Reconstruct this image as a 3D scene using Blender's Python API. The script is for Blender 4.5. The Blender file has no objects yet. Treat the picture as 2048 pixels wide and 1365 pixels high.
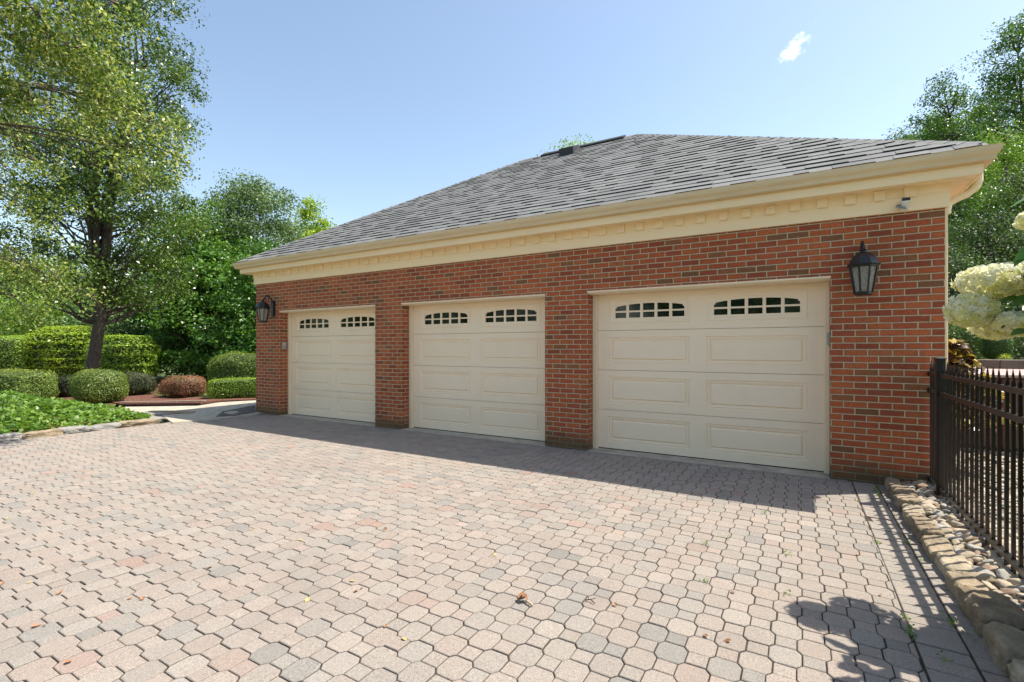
import bpy, bmesh, math, random
import numpy as np
from mathutils import Vector, noise as mnoise
random.seed(7); RNG = np.random.default_rng(7)
SC = bpy.context.scene; COL = SC.collection
R = math.radians

# ------------------------------------------------------------------ camera
CAM_H, FOC, PX, HY = 1.385, 973.0, 1024.0, 697.0
TH = math.atan2(576, 973); CT, ST = math.cos(TH), math.sin(TH)
cd = bpy.data.cameras.new('camera'); cam = bpy.data.objects.new('camera', cd); COL.objects.link(cam)
cam.location = (0, 0, CAM_H); cam.rotation_euler = (R(90), 0, TH)
cd.sensor_width = 36; cd.lens = 36 * FOC / 2048; cd.shift_y = 14.5 / 2048; cd.clip_end = 600; cd.clip_start = 0.05
SC.camera = cam

# ------------------------------------------------------------------ light
SUN = Vector((.809, .588, 0)).normalized(); SUN_EL = R(60.9)
SUND = Vector((SUN.x * math.cos(SUN_EL), SUN.y * math.cos(SUN_EL), math.sin(SUN_EL)))
sl = bpy.data.lights.new('sun', 'SUN'); sl.energy = 3.1; sl.angle = R(.42); sl.color = (1, .945, .85)
so = bpy.data.objects.new('sun', sl); COL.objects.link(so); so.location = (20, 15, 40)
so.rotation_euler = SUND.to_track_quat('Z', 'Y').to_euler()
SC.view_settings.view_transform = 'Standard'; SC.view_settings.look = 'None'
SC.view_settings.exposure = 1.33; SC.view_settings.gamma = 1
SC.cycles.max_bounces = 6; SC.cycles.diffuse_bounces = 4; SC.cycles.glossy_bounces = 2
SC.cycles.transmission_bounces = 4; SC.cycles.transparent_max_bounces = 6


def cray(u, v):
    a = (u - PX) / FOC
    return Vector((CT * a - ST, ST * a + CT, (HY - v) / FOC))


def at(u, zc, z=0.0):
    r = cray(u, HY)
    return Vector((r.x * zc, r.y * zc, z))


def gnd(u, v, z=0.0):
    r = cray(u, v); t = (z - CAM_H) / r.z
    return Vector((r.x * t, r.y * t, z))


def hgt(v, zc):
    return CAM_H + (HY - v) / FOC * zc


# ------------------------------------------------------------------ node helpers
class N:
    def __init__(s, nt):
        s.nt = nt; s.L = nt.links

    def n(s, t, **k):
        x = s.nt.nodes.new(t)
        for a, b in k.items():
            if a.startswith('i_'):
                x.inputs[a[2:].replace('_', ' ')].default_value = b
            else:
                setattr(x, a, b)
        return x

    def link(s, a, b):
        s.L.new(a, b)

    def m(s, op, a, b=None, c=None):
        x = s.nt.nodes.new('ShaderNodeMath'); x.operation = op
        for i, v in enumerate((a, b, c)):
            if v is None: continue
            if isinstance(v, (int, float)): x.inputs[i].default_value = v
            else: s.L.new(v, x.inputs[i])
        return x.outputs[0]

    def mix(s, f, a, b, mode='MIX'):
        x = s.nt.nodes.new('ShaderNodeMix'); x.data_type = 'RGBA'; x.blend_type = mode
        for i, v in ((0, f), (6, a), (7, b)):
            if isinstance(v, (int, float)): x.inputs[i].default_value = v
            elif isinstance(v, tuple): x.inputs[i].default_value = (*v[:3], 1)
            else: s.L.new(v, x.inputs[i])
        return x.outputs[2]

    def ramp(s, f, stops, interp='LINEAR'):
        x = s.nt.nodes.new('ShaderNodeValToRGB'); x.color_ramp.interpolation = interp
        e = x.color_ramp.elements
        while len(e) < len(stops): e.new(.5)
        for k, (p, c) in zip(e, stops):
            k.position = p; k.color = (*c[:3], 1) if isinstance(c, tuple) else (c, c, c, 1)
        if f is not None: s.L.new(f, x.inputs[0])
        return x.outputs[0]

    def noise(s, vec, scale, detail=3, rough=.55, dist=0):
        x = s.nt.nodes.new('ShaderNodeTexNoise')
        x.inputs['Scale'].default_value = scale; x.inputs['Detail'].default_value = detail
        x.inputs['Roughness'].default_value = rough; x.inputs['Distortion'].default_value = dist
        if vec is not None: s.L.new(vec, x.inputs['Vector'])
        return x.outputs['Fac']

    def sstep(s, v, a, b):
        x = s.nt.nodes.new('ShaderNodeMapRange'); x.interpolation_type = 'SMOOTHSTEP'
        s.L.new(v, x.inputs[0]); x.inputs[1].default_value = a; x.inputs[2].default_value = b
        return x.outputs[0]


def newmat(name):
    m = bpy.data.materials.new(name); m.use_nodes = True
    nt = m.node_tree; nt.nodes.clear(); k = N(nt)
    out = k.n('ShaderNodeOutputMaterial'); p = k.n('ShaderNodeBsdfPrincipled')
    k.link(p.outputs[0], out.inputs[0])
    return m, k, p, out


def bump(k, p, h, dist, strength=1.0):
    b = k.n('ShaderNodeBump'); b.inputs['Distance'].default_value = dist; b.inputs['Strength'].default_value = strength
    k.link(h, b.inputs['Height']); k.link(b.outputs[0], p.inputs['Normal'])


def objco(k):
    return k.n('ShaderNodeNewGeometry').outputs['Position']


def plain(name, col, rough=.5, var=.12, scale=6, metal=0, bmp=0, bscale=60, spec=.5):
    m, k, p, o = newmat(name)
    pos = objco(k); nz = k.noise(pos, scale, 5, .65)
    c = k.mix(k.ramp(nz, [(.3, 0.), (.7, 1.)]), tuple(x * (1 - var) for x in col), tuple(min(1, x * (1 + var)) for x in col))
    k.link(c, p.inputs['Base Color']); p.inputs['Roughness'].default_value = rough
    p.inputs['Metallic'].default_value = metal; p.inputs['Specular IOR Level'].default_value = spec
    if bmp: bump(k, p, k.noise(pos, bscale, 4, .6), bmp)
    return m


# ------------------------------------------------------------------ world
w = bpy.data.worlds.new('World'); SC.world = w; w.use_nodes = True
k = N(w.node_tree); w.node_tree.nodes.clear()
wo = k.n('ShaderNodeOutputWorld'); bg = k.n('ShaderNodeBackground')
sky = k.n('ShaderNodeTexSky', sky_type='NISHITA', sun_disc=False)
sky.sun_elevation = SUN_EL; sky.sun_rotation = math.atan2(SUN.x, SUN.y)
sky.air_density = 1.0; sky.dust_density = 1.0; sky.ozone_density = 1.0; sky.altitude = 200
bg.inputs[1].default_value = .15
gen = k.n('ShaderNodeTexCoord').outputs['Generated']
cdir = cray(1585, 100).normalized(); cr = Vector((0, 0, 1)).cross(cdir).normalized() * -1; cu = cr.cross(cdir)
if cu.z < 0: cu = -cu
def dotn(v):
    x = k.n('ShaderNodeVectorMath', operation='DOT_PRODUCT'); k.link(gen, x.inputs[0]); x.inputs[1].default_value = v
    return x.outputs['Value']
dx, dy, df = dotn(cr), dotn(cu), dotn(cdir)
rx = k.m('SUBTRACT', k.m('MULTIPLY', dx, .82), k.m('MULTIPLY', dy, -.57))
ry = k.m('ADD', k.m('MULTIPLY', dx, -.57), k.m('MULTIPLY', dy, .82))
rr = k.m('SQRT', k.m('ADD', k.m('POWER', k.m('DIVIDE', rx, .040), 2), k.m('POWER', k.m('DIVIDE', ry, .016), 2)))
nz = k.noise(gen, 50, 6, .62, .3)
cm = k.m('SUBTRACT', 1.66, k.m('ADD', k.m('MULTIPLY', rr, .75), k.m('MULTIPLY', nz, 2.3)))
cm = k.m('MULTIPLY', k.sstep(cm, -.1, 1.0), k.m('GREATER_THAN', df, .9))
wisp = k.m('MULTIPLY', k.ramp(k.noise(gen, 1.3, 6, .6, .3), [(.45, 0.), (.8, 1.)]), .0)
cc = k.mix(cm, k.mix(1.0, sky.outputs[0], (.79, .74, .66), 'MULTIPLY'), (7.0, 7.0, 7.0))
k.link(cc, bg.inputs[0]); k.link(bg.outputs[0], wo.inputs[0])


# ------------------------------------------------------------------ mesh helpers
class MB:
    def __init__(s): s.v = []; s.f = []; s.mi = []

    def add(s, vs, fs, mi=0):
        o = len(s.v); s.v += [tuple(x) for x in vs]; s.f += [tuple(i + o for i in f) for f in fs]; s.mi += [mi] * len(fs)

    def box(s, x0, x1, y0, y1, z0, z1, mi=0):
        s.add([(x0, y0, z0), (x1, y0, z0), (x1, y1, z0), (x0, y1, z0), (x0, y0, z1), (x1, y0, z1), (x1, y1, z1), (x0, y1, z1)],
              [(0, 3, 2, 1), (4, 5, 6, 7), (0, 1, 5, 4), (1, 2, 6, 5), (2, 3, 7, 6), (3, 0, 4, 7)], mi)

    def quad(s, a, b, c, d, mi=0): s.add([a, b, c, d], [(0, 1, 2, 3)], mi)

    def extr(s, pts, y0, y1, mi=0):  # pts (x,z) ccw seen from -y
        n = len(pts)
        s.add([(x, y0, z) for x, z in pts] + [(x, y1, z) for x, z in pts],
              [tuple(range(n)), tuple(range(2 * n - 1, n - 1, -1))] + [(i, i + n, (i + 1) % n + n, (i + 1) % n) for i in range(n)], mi)

    def extrx(s, pts, x0, x1, mi=0):  # pts (y,z)
        n = len(pts)
        s.add([(x0, y, z) for y, z in pts] + [(x1, y, z) for y, z in pts],
              [tuple(range(n))[::-1], tuple(range(n, 2 * n))] + [(i, (i + 1) % n, (i + 1) % n + n, i + n) for i in range(n)], mi)

    def tube(s, pts, rad, n=8, mi=0, cap=True):
        pts = [Vector(p) for p in pts]
        if isinstance(rad, (int, float)): rad = [rad] * len(pts)
        o = len(s.v); prev = None
        for i, p in enumerate(pts):
            d = (pts[min(i + 1, len(pts) - 1)] - pts[max(i - 1, 0)])
            d = d.normalized() if d.length > 1e-9 else Vector((0, 0, 1))
            if prev is None:
                a = d.cross(Vector((0, 0, 1)) if abs(d.z) < .9 else Vector((1, 0, 0))).normalized()
            else:
                a = (prev - d * prev.dot(d)).normalized()
            prev = a; b = d.cross(a)
            for j in range(n):
                t = 2 * math.pi * j / n
                s.v.append(tuple(p + (a * math.cos(t) + b * math.sin(t)) * rad[i]))
        for i in range(len(pts) - 1):
            for j in range(n):
                q = o + i * n; s.f.append((q + j, q + (j + 1) % n, q + n + (j + 1) % n, q + n + j)); s.mi.append(mi)
        if cap:
            s.f.append(tuple(o + j for j in range(n))[::-1]); s.mi.append(mi)
            s.f.append(tuple(o + (len(pts) - 1) * n + j for j in range(n))); s.mi.append(mi)

    def lathe(s, c, prof, n=6, rot=0, mi=0):
        o = len(s.v)
        for r, z in prof:
            for j in range(n):
                t = 2 * math.pi * (j + rot) / n
                s.v.append((c[0] + r * math.cos(t), c[1] + r * math.sin(t), c[2] + z))
        for i in range(len(prof) - 1):
            for j in range(n):
                q = o + i * n; s.f.append((q + j, q + (j + 1) % n, q + n + (j + 1) % n, q + n + j)); s.mi.append(mi)
        s.f.append(tuple(o + j for j in range(n))[::-1]); s.mi.append(mi)
        s.f.append(tuple(o + (len(prof) - 1) * n + j for j in range(n))); s.mi.append(mi)

    def mesh(s, name):
        me = bpy.data.meshes.new(name); me.from_pydata(s.v, [], s.f); me.update()
        return me


def wloc(o):
    v = Vector((0, 0, 0))
    while o is not None: v = v + o.location; o = o.parent
    return v


def link(name, me, mats, parent=None, smooth=False, local=False):
    o = bpy.data.objects.new(name, me); COL.objects.link(o)
    for m in (mats if isinstance(mats, (list, tuple)) else [mats]): me.materials.append(m)
    if parent is not None:
        o.parent = parent
        if not local: o.location = -wloc(parent)
    if smooth: me.polygons.foreach_set('use_smooth', [True] * len(me.polygons))
    return o


def put(name, mb, mats, parent=None, smooth=False, bev=0, local=False):
    me = mb.mesh(name)
    if any(mb.mi): me.polygons.foreach_set('material_index', mb.mi)
    o = link(name, me, mats, parent, smooth, local)
    if bev:
        b = o.modifiers.new('bevel', 'BEVEL'); b.width = bev; b.segments = 2; b.limit_method = 'ANGLE'; b.angle_limit = R(40)
    return o


def empty(name, loc):
    o = bpy.data.objects.new(name, None); COL.objects.link(o); o.location = loc; o.empty_display_size = .2
    return o


def tag(o, label=None, cat=None, group=None, kind=None):
    if label: o['label'] = label
    if cat: o['category'] = cat
    if group: o['group'] = group
    if kind: o['kind'] = kind
    return o


def kids(o): return [c for c in COL.objects if c.parent == o]


def copy_tree(o, d=(0, 0, 0), parent=None, label=None):
    c = o.copy(); COL.objects.link(c)
    if parent is not None: c.parent = parent
    c.location = o.location + Vector(d)
    if label: c['label'] = label
    for ch in kids(o): copy_tree(ch, (0, 0, 0), c)
    return c


# ------------------------------------------------------------------ leaf helpers
def leaves_mesh(name, P, Nn, size, seed=0, fold=.12, aspect=.55, tint=None, D=None):
    """one folded rhombus per leaf. P (n,3), Nn (n,3) normals, size (n,)"""
    rg = np.random.default_rng(seed); n = len(P)
    Nn = Nn / (np.linalg.norm(Nn, axis=1, keepdims=True) + 1e-9)
    if D is None: D = rg.normal(size=(n, 3))
    D = D - Nn * np.sum(D * Nn, axis=1, keepdims=True); D /= (np.linalg.norm(D, axis=1, keepdims=True) + 1e-9)
    B = np.cross(Nn, D); s = size[:, None]
    v = np.empty((n, 4, 3))
    v[:, 0] = P - D * s * .5; v[:, 2] = P + D * s * .5 - Nn * s * .08
    v[:, 1] = P + B * s * aspect * .5 + Nn * s * fold - D * s * .06
    v[:, 3] = P - B * s * aspect * .5 + Nn * s * fold - D * s * .06
    me = bpy.data.meshes.new(name)
    me.vertices.add(n * 4); me.vertices.foreach_set('co', v.reshape(-1).astype(np.float32))
    me.loops.add(n * 4); me.loops.foreach_set('vertex_index', np.arange(n * 4, dtype=np.int32))
    me.polygons.add(n); me.polygons.foreach_set('loop_start', np.arange(0, n * 4, 4, dtype=np.int32))
    me.update(calc_edges=True)
    if tint is None: tint = rg.random(n)
    a = me.attributes.new('tint', 'FLOAT', 'POINT'); a.data.foreach_set('value', np.repeat(tint, 4).astype(np.float32))
    return me


def leafmat(name, dark, mid, light, rough=.42, trans=.27, spec=.45):
    m, k, p, o = newmat(name)
    a = k.n('ShaderNodeAttribute', attribute_name='tint').outputs['Fac']
    c = k.ramp(a, [(0, dark), (.5, mid), (1, light)])
    k.link(c, p.inputs['Base Color']); p.inputs['Roughness'].default_value = rough
    p.inputs['Specular IOR Level'].default_value = spec
    t = k.n('ShaderNodeBsdfTranslucent'); k.link(k.mix(1.0, c, (1.5, 1.45, .7), 'MULTIPLY'), t.inputs[0])
    mx = k.n('ShaderNodeMixShader'); mx.inputs[0].default_value = trans
    k.link(p.outputs[0], mx.inputs[1]); k.link(t.outputs[0], mx.inputs[2]); k.link(mx.outputs[0], o.inputs[0])
    return m


BARK = None


def make_bark():
    m, k, p, o = newmat('bark'); pos = objco(k)
    mp = k.n('ShaderNodeMapping'); mp.inputs['Scale'].default_value = (1, 1, .22); k.link(pos, mp.inputs[0])
    nz = k.noise(mp.outputs[0], 26, 6, .65)
    k.link(k.ramp(nz, [(.3, (.045, .033, .025)), (.7, (.15, .115, .085))]), p.inputs['Base Color'])
    p.inputs['Roughness'].default_value = .9; bump(k, p, nz, .02)
    return m


BARK = make_bark()
ML = {
    'pear': leafmat('pear_leaf', (.03, .065, .012), (.08, .15, .02), (.22, .30, .06), .33),
    'birch': leafmat('overhang_leaf', (.05, .10, .018), (.17, .26, .04), (.52, .54, .20), .38, .38),
    'oak': leafmat('woodland_leaf', (.035, .085, .015), (.09, .19, .03), (.18, .32, .055), .4),
    'grey': leafmat('willow_leaf', (.06, .12, .04), (.13, .21, .08), (.24, .34, .13), .45),
    'bright': leafmat('magnolia_leaf', (.04, .115, .018), (.115, .25, .038), (.22, .40, .08), .36),
    'lime': leafmat('lime_leaf', (.16, .29, .02), (.31, .46, .03), (.46, .56, .05), .45),
    'maple': leafmat('maple_leaf', (.11, .21, .025), (.20, .35, .04), (.32, .45, .07), .45),
    'box': leafmat('boxwood_leaf', (.08, .14, .025), (.18, .26, .045), (.32, .37, .09), .4),
    'hedge': leafmat('hedge_leaf', (.13, .25, .025), (.25, .40, .04), (.38, .50, .07), .4),
    'dark_shaded': leafmat('dark_and_shaded_leaf', (.02, .03, .015), (.045, .06, .022), (.09, .09, .04), .5),  # own dark purple for the shrub, painted-in tree shade for the hedge
    'barberry': leafmat('barberry_leaf', (.13, .055, .035), (.28, .14, .07), (.46, .22, .15), .5),
    'cover': leafmat('ground_cover_leaf', (.065, .145, .02), (.145, .27, .04), (.28, .40, .085), .42, .3),
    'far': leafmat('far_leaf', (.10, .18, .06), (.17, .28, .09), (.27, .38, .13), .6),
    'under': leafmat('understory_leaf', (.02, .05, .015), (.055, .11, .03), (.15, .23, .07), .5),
    'coleus': leafmat('coleus_leaf', (.05, .02, .03), (.22, .13, .03), (.45, .36, .05), .25, .2),
    'hyd': leafmat('hydrangea_leaf', (.05, .13, .02), (.08, .2, .03), (.12, .26, .04), .4, .35),
    'grassy': leafmat('grass_blade', (.07, .13, .03), (.12, .2, .04), (.2, .28, .06), .5, .3),
    'yellowgrass': leafmat('liriope_blade', (.2, .3, .04), (.35, .42, .06), (.5, .5, .1), .5, .3),
}


def clump_noise(P, f, ph):
    return (np.sin(P[:, 0] * f + ph) * np.cos(P[:, 1] * f * 1.13 + ph * 2) + np.sin(P[:, 2] * f * .9 + ph * 3) * np.cos(P[:, 0] * f * .7 - ph)
            + .5 * np.sin(P[:, 1] * f * 2.1 + P[:, 2] * f * 1.7))


def tree(name, label, cat, base, prof, trunk_r, mat, ncl, nleaf, lsize, seed=1, lean=(0, 0), csig=.33, nlimb=60, group=None,
         up=.6, stems=1, flat=1.0, outer=.42, gapk=.2, bark=None, trunk_top=None, tint_bias=0.0, ellip=(1, 1), z0=0):
    """prof: list of (height, radius) of the crown. trunk+limbs mesh and a crown of separate leaves"""
    rg = np.random.default_rng(seed); rd = random.Random(seed)
    root = tag(empty(name, base), label, cat, group)
    hs = np.array([p[0] for p in prof]); rs = np.array([p[1] for p in prof]); H = hs[-1]
    ttop = trunk_top or H * .93
    def axis(h):
        q = h / H
        return Vector((lean[0] * q + .12 * math.sin(h * .9 + seed), lean[1] * q + .1 * math.cos(h * .8 + seed), h))
    # cluster centres
    C = []
    tries = 0
    while len(C) < ncl and tries < ncl * 30:
        tries += 1
        h = rg.uniform(hs[0], H); Rm = np.interp(h, hs, rs)
        if rg.random() > (Rm / rs.max()) ** 1.0 + .03: continue
        a = rg.uniform(0, 2 * math.pi); q = rg.random() ** outer
        wob = 1 + .16 * math.sin(3 * a + h * 1.1 + seed) + .12 * math.sin(5 * a - h * 1.9)
        ax = axis(h); p = np.array([ax.x + math.cos(a) * Rm * q * wob * ellip[0], ax.y + math.sin(a) * Rm * q * wob * ellip[1], h + rg.normal() * .15])
        nv = clump_noise(p[None], 2.2 * 3 / max(rs.max(), 1), seed * 1.7)[0]
        if nv < -.9 + gapk: continue
        C.append((p, q))
    # wood
    mb = MB()
    n = 9
    if stems == 1:
        mb.tube([axis(ttop * i / n) + Vector((0, 0, z0 if i == 0 else 0)) for i in range(n + 1)],
                [trunk_r * (1.35 if i == 0 else 1) * (1 - .93 * (i / n) ** .9) for i in range(n + 1)], 10)
    else:
        hf = hs[0] * .95 + .3
        mb.tube([axis(hf * i / 4) + Vector((0, 0, z0 if i == 0 else 0)) for i in range(5)], [trunk_r * (1.3, 1.05, .97, .93, .9)[i] for i in range(5)], 12)
        for sidx in range(stems):
            a = 2 * math.pi * sidx / stems + .4; rr0 = rd.uniform(.22, .5) * rs.max() * .6
            pts = []
            for i in range(8):
                q = i / 7; h = hf * .93 + (ttop - hf) * q
                ax = axis(h); pts.append(ax + Vector((math.cos(a), math.sin(a), 0)) * rr0 * (q ** .6) + Vector((.08 * math.sin(h * 2 + sidx), .08 * math.cos(h * 2.3 + sidx), 0)))
            mb.tube(pts, [trunk_r * .55 * (1 - .9 * i / 7) for i in range(8)], 7)
    order = sorted(C, key=lambda c: -c[1])[:nlimb * 2]; rd.shuffle(order)
    for p, q in order[:nlimb]:
        p = Vector(p); dr = (p - axis(p.z)); dr.z = 0; L = dr.length
        h0 = max(hs[0] * .75, p.z - L * rd.uniform(.55, 1.1)); h0 = min(h0, p.z - .05)
        s0 = axis(h0); pts = []
        for i in range(6):
            t = i / 5; e = s0.lerp(p, t); e.z = s0.z + (p.z - s0.z) * t ** 1.25
            e += Vector((rd.uniform(-1, 1), rd.uniform(-1, 1), rd.uniform(-1, 1))) * .05 * L * (1 if 0 < i < 5 else 0)
            pts.append(e)
        r0 = trunk_r * rd.uniform(.16, .3)
        mb.tube(pts, [max(.006, r0 * (1 - .88 * i / 5)) for i in range(6)], 5, cap=False)
        for j in range(3):
            e = pts[rd.randint(2, 5)]; d = Vector((rd.uniform(-1, 1), rd.uniform(-1, 1), rd.uniform(-.3, .9))).normalized() * rd.uniform(.4, .9) * csig * 2.2
            mb.tube([e, e + d * .5 + Vector((0, 0, .04)), e + d], [max(.005, r0 * .2), .006, .003], 4, cap=False)
    put('trunk', mb, bark or BARK, root, smooth=True, local=True)
    # leaves
    if C:
        cs = np.array([c[0] for c in C]); per = max(1, nleaf // len(cs))
        idx = np.repeat(np.arange(len(cs)), per)
        sg = csig * rg.uniform(.6, 1.35, len(cs))[idx][:, None] * np.array([1, 1, .62 * flat])
        off = rg.normal(size=(len(idx), 3)); off /= np.linalg.norm(off, axis=1, keepdims=True)
        P = cs[idx] + off * (rg.random(len(idx)) ** .5)[:, None] * sg * 2.0
        P[:, 2] -= .25 * csig * (np.abs(rg.normal(size=len(idx))))
        nn = rg.normal(size=(len(idx), 3)) * .8; nn[:, 2] += up
        out = P - np.array([0, 0, 0]); out[:, 2] = 0; out /= (np.linalg.norm(out, axis=1, keepdims=True) + 1e-6)
        nn += out * .35
        cl = rg.random(len(cs))[idx]
        tint = np.clip(.5 + tint_bias + (cl - .5) * .55 + rg.normal(size=len(idx)) * .2, 0, 1)
        me = leaves_mesh('crown', P, nn, lsize * rg.uniform(.55, 1.35, len(idx)), seed, tint=tint)
        link('crown', me, ML[mat] if isinstance(mat, str) else mat, root, local=True)
    return root


def bush(name, label, cat, c, half, mat, n, lsize, power=4, seed=1, group=None, depth=.10, rough=.05, up=.25, core=(.03, .03, .015), layered=0, rot=0, tint_bias=0):
    """clipped shrub: leaves over a lumpy superellipsoid shell around a twiggy inner mass"""
    rg = np.random.default_rng(seed); c = Vector(c); n = int(n * 1.35)
    d = rg.normal(size=(n, 3)); hx = np.array(half)
    d = d * hx ** .35; d /= np.linalg.norm(d, axis=1, keepdims=True)
    r = (np.abs(d[:, 0]) ** power + np.abs(d[:, 1]) ** power + np.abs(d[:, 2]) ** power) ** (-1 / power)
    S = d * r[:, None]
    nrm = np.sign(S) * np.abs(S) ** (power - 1) / hx; nrm /= np.linalg.norm(nrm, axis=1, keepdims=True) + 1e-9
    lump = clump_noise(S * hx, 4.5, seed) * rough
    P = S * hx + nrm * (lump - np.abs(rg.normal(size=n)) * depth)[:, None]
    stray = rg.random(n) < .035; P[stray] += (nrm[stray] * .6 + np.array([0, 0, .5])) * rg.uniform(.02, .075, stray.sum())[:, None]
    if layered: P[:, 2] += np.sin(P[:, 2] * 2 * math.pi / layered) * layered * .16
    if rot:
        cr_, sr_ = math.cos(rot), math.sin(rot)
        for A in (P, nrm): A[:, :2] = np.stack([A[:, 0] * cr_ - A[:, 1] * sr_, A[:, 0] * sr_ + A[:, 1] * cr_], 1)
    P[:, 2] += half[2]
    P[:, 2] = np.maximum(P[:, 2], .02)
    nn = nrm * 1.0 + rg.normal(size=(n, 3)) * .55; nn[:, 2] += up
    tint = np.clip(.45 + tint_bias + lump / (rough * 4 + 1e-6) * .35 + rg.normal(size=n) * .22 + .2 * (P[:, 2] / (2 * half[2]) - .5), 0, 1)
    root = tag(empty(name, c), label, cat, group)
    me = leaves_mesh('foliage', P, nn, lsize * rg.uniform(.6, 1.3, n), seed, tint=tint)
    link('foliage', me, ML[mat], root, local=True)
    bm = bmesh.new(); bmesh.ops.create_icosphere(bm, subdivisions=3, radius=1)
    for v in bm.verts:
        q = Vector(v.co); rr = (abs(q.x) ** power + abs(q.y) ** power + abs(q.z) ** power) ** (-1 / power)
        q = q * rr; q = Vector((q.x * max(.02, half[0] - depth - .03), q.y * max(.02, half[1] - depth - .03), q.z * (half[2] - depth * .8) + half[2]))
        if rot: q = Vector((q.x * math.cos(rot) - q.y * math.sin(rot), q.x * math.sin(rot) + q.y * math.cos(rot), q.z))
        v.co = q + Vector([mnoise.noise(q * 5 + Vector((seed, i * 7, 0))) for i in range(3)]) * .06
    me2 = bpy.data.meshes.new('branches'); bm.to_mesh(me2); bm.free()
    mm = bpy.data.materials.get('twigs') or plain('twigs', (.05, .075, .02), .95, .5, 25, bmp=.04, bscale=40)
    link('branches', me2, mm, root, local=True)
    return root


def rock_mesh(name, sx, sy, sz, seed, sub=2, amp=.18, boxy=.5, res=3, crag=0):
    bm = bmesh.new(); bmesh.ops.create_icosphere(bm, subdivisions=res, radius=1)
    pw = 2 + boxy * 6
    for v in bm.verts:
        q = Vector(v.co); rr = (abs(q.x) ** pw + abs(q.y) ** pw + abs(q.z) ** pw) ** (-1 / pw); q = q * rr
        d = mnoise.noise(q * 1.3 + Vector((seed * 3.1, seed, 0))) * amp + mnoise.noise(q * 4 + Vector((seed, 5, 1))) * amp * .3
        if crag: d += crag * (mnoise.noise(q * 9 + Vector((seed, 1, 2))) * .6 + (mnoise.cell(q * 2.6 + Vector((seed, 0, 0))) - .5) * .5)
        q = q * (1 + d); v.co = Vector((q.x * sx, q.y * sy, q.z * sz))
    me = bpy.data.meshes.new(name); bm.to_mesh(me); bm.free()
    return me


# ------------------------------------------------------------------ materials
def brick_material():
    m, k, p, o = newmat('red_brick')
    uv = k.n('ShaderNodeUVMap').outputs[0]; pos = objco(k)
    sp = k.n('ShaderNodeSeparateXYZ'); k.link(uv, sp.inputs[0]); u, v = sp.outputs[0], sp.outputs[1]
    bl, ch = .2045, .0677
    wob = k.m('MULTIPLY', k.m('SUBTRACT', k.noise(uv, 9, 2), .5), .004)
    vr = k.m('DIVIDE', k.m('ADD', v, wob), ch); row = k.m('FLOOR', vr); fv = k.m('FRACT', vr)
    par = k.m('MODULO', row, 2)
    wn = k.n('ShaderNodeTexWhiteNoise', noise_dimensions='1D'); k.link(row, wn.inputs['W'])
    uu = k.m('ADD', k.m('ADD', k.m('DIVIDE', u, bl), k.m('MULTIPLY', par, .5)), k.m('MULTIPLY', k.m('SUBTRACT', wn.outputs[0], .5), .07))
    uu = k.m('ADD', uu, 100)
    colr = k.m('FLOOR', uu); fu = k.m('FRACT', uu)
    cb = k.n('ShaderNodeCombineXYZ'); k.link(colr, cb.inputs[0]); k.link(row, cb.inputs[1])
    w3 = k.n('ShaderNodeTexWhiteNoise', noise_dimensions='3D'); k.link(cb.outputs[0], w3.inputs[0])
    rnd = w3.outputs['Value']; rs = k.n('ShaderNodeSeparateXYZ'); k.link(w3.outputs['Color'], rs.inputs[0])
    du = k.m('MULTIPLY', k.m('MINIMUM', fu, k.m('SUBTRACT', 1, fu)), bl)
    dv = k.m('MULTIPLY', k.m('MINIMUM', fv, k.m('SUBTRACT', 1, fv)), ch)
    d = k.m('ADD', k.m('MINIMUM', du, dv), k.m('MULTIPLY', k.m('SUBTRACT', k.noise(uv, 55, 3), .5), .0042))
    mask = k.sstep(d, .0044, .0068)
    c = k.ramp(rnd, [(0, (0.306, 0.063, 0.023)), (.10, (0.392, 0.083, 0.028)), (.28, (0.443, 0.099, 0.028)), (.46, (0.414, 0.089, 0.030)), (.60, (0.476, 0.113, 0.033)),
                     (.76, (0.363, 0.075, 0.028)), (.84, (0.432, 0.121, 0.040)), (.91, (0.295, 0.101, 0.035)), (.96, (0.216, 0.086, 0.033))], 'CONSTANT')
    hv = k.noise(uv, 3.2, 2)
    n2 = k.noise(pos, 38, 5, .7); c = k.mix(.8, c, k.ramp(n2, [(.25, .55), (.75, 1.35)]), 'MULTIPLY')
    st = k.noise(pos, 7, 4, .6); c = k.mix(k.m('MULTIPLY', k.ramp(st, [(.55, 0.), (.75, 1.)]), .4), c, (.2, .105, .06))
    mc = k.mix(k.noise(pos, 12, 4), (.42, .32, .19), (.66, .51, .32))
    rim = k.m('MULTIPLY', k.m('SUBTRACT', 1, k.sstep(k.m('ADD', d, k.m('MULTIPLY', k.m('SUBTRACT', k.noise(pos, 25, 3), .5), .02)), .006, .017)), .55)
    c = k.mix(rim, c, (.17, .085, .04))
    bl_ = k.noise(pos, 1.1, 3, .5); c = k.mix(1.0, c, k.ramp(bl_, [(.3, .84), (.7, 1.14)]), 'MULTIPLY')
    allc = k.mix(mask, mc, c)
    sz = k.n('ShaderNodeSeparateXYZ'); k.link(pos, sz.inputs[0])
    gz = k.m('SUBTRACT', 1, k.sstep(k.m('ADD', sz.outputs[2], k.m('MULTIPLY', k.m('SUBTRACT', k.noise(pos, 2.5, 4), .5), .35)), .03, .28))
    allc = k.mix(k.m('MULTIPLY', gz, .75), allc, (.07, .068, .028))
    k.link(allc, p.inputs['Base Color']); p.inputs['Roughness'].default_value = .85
    h = k.m('ADD', mask, k.m('MULTIPLY', n2, .35)); bump(k, p, h, .006, .9)
    return m


BRICK = brick_material()


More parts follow.
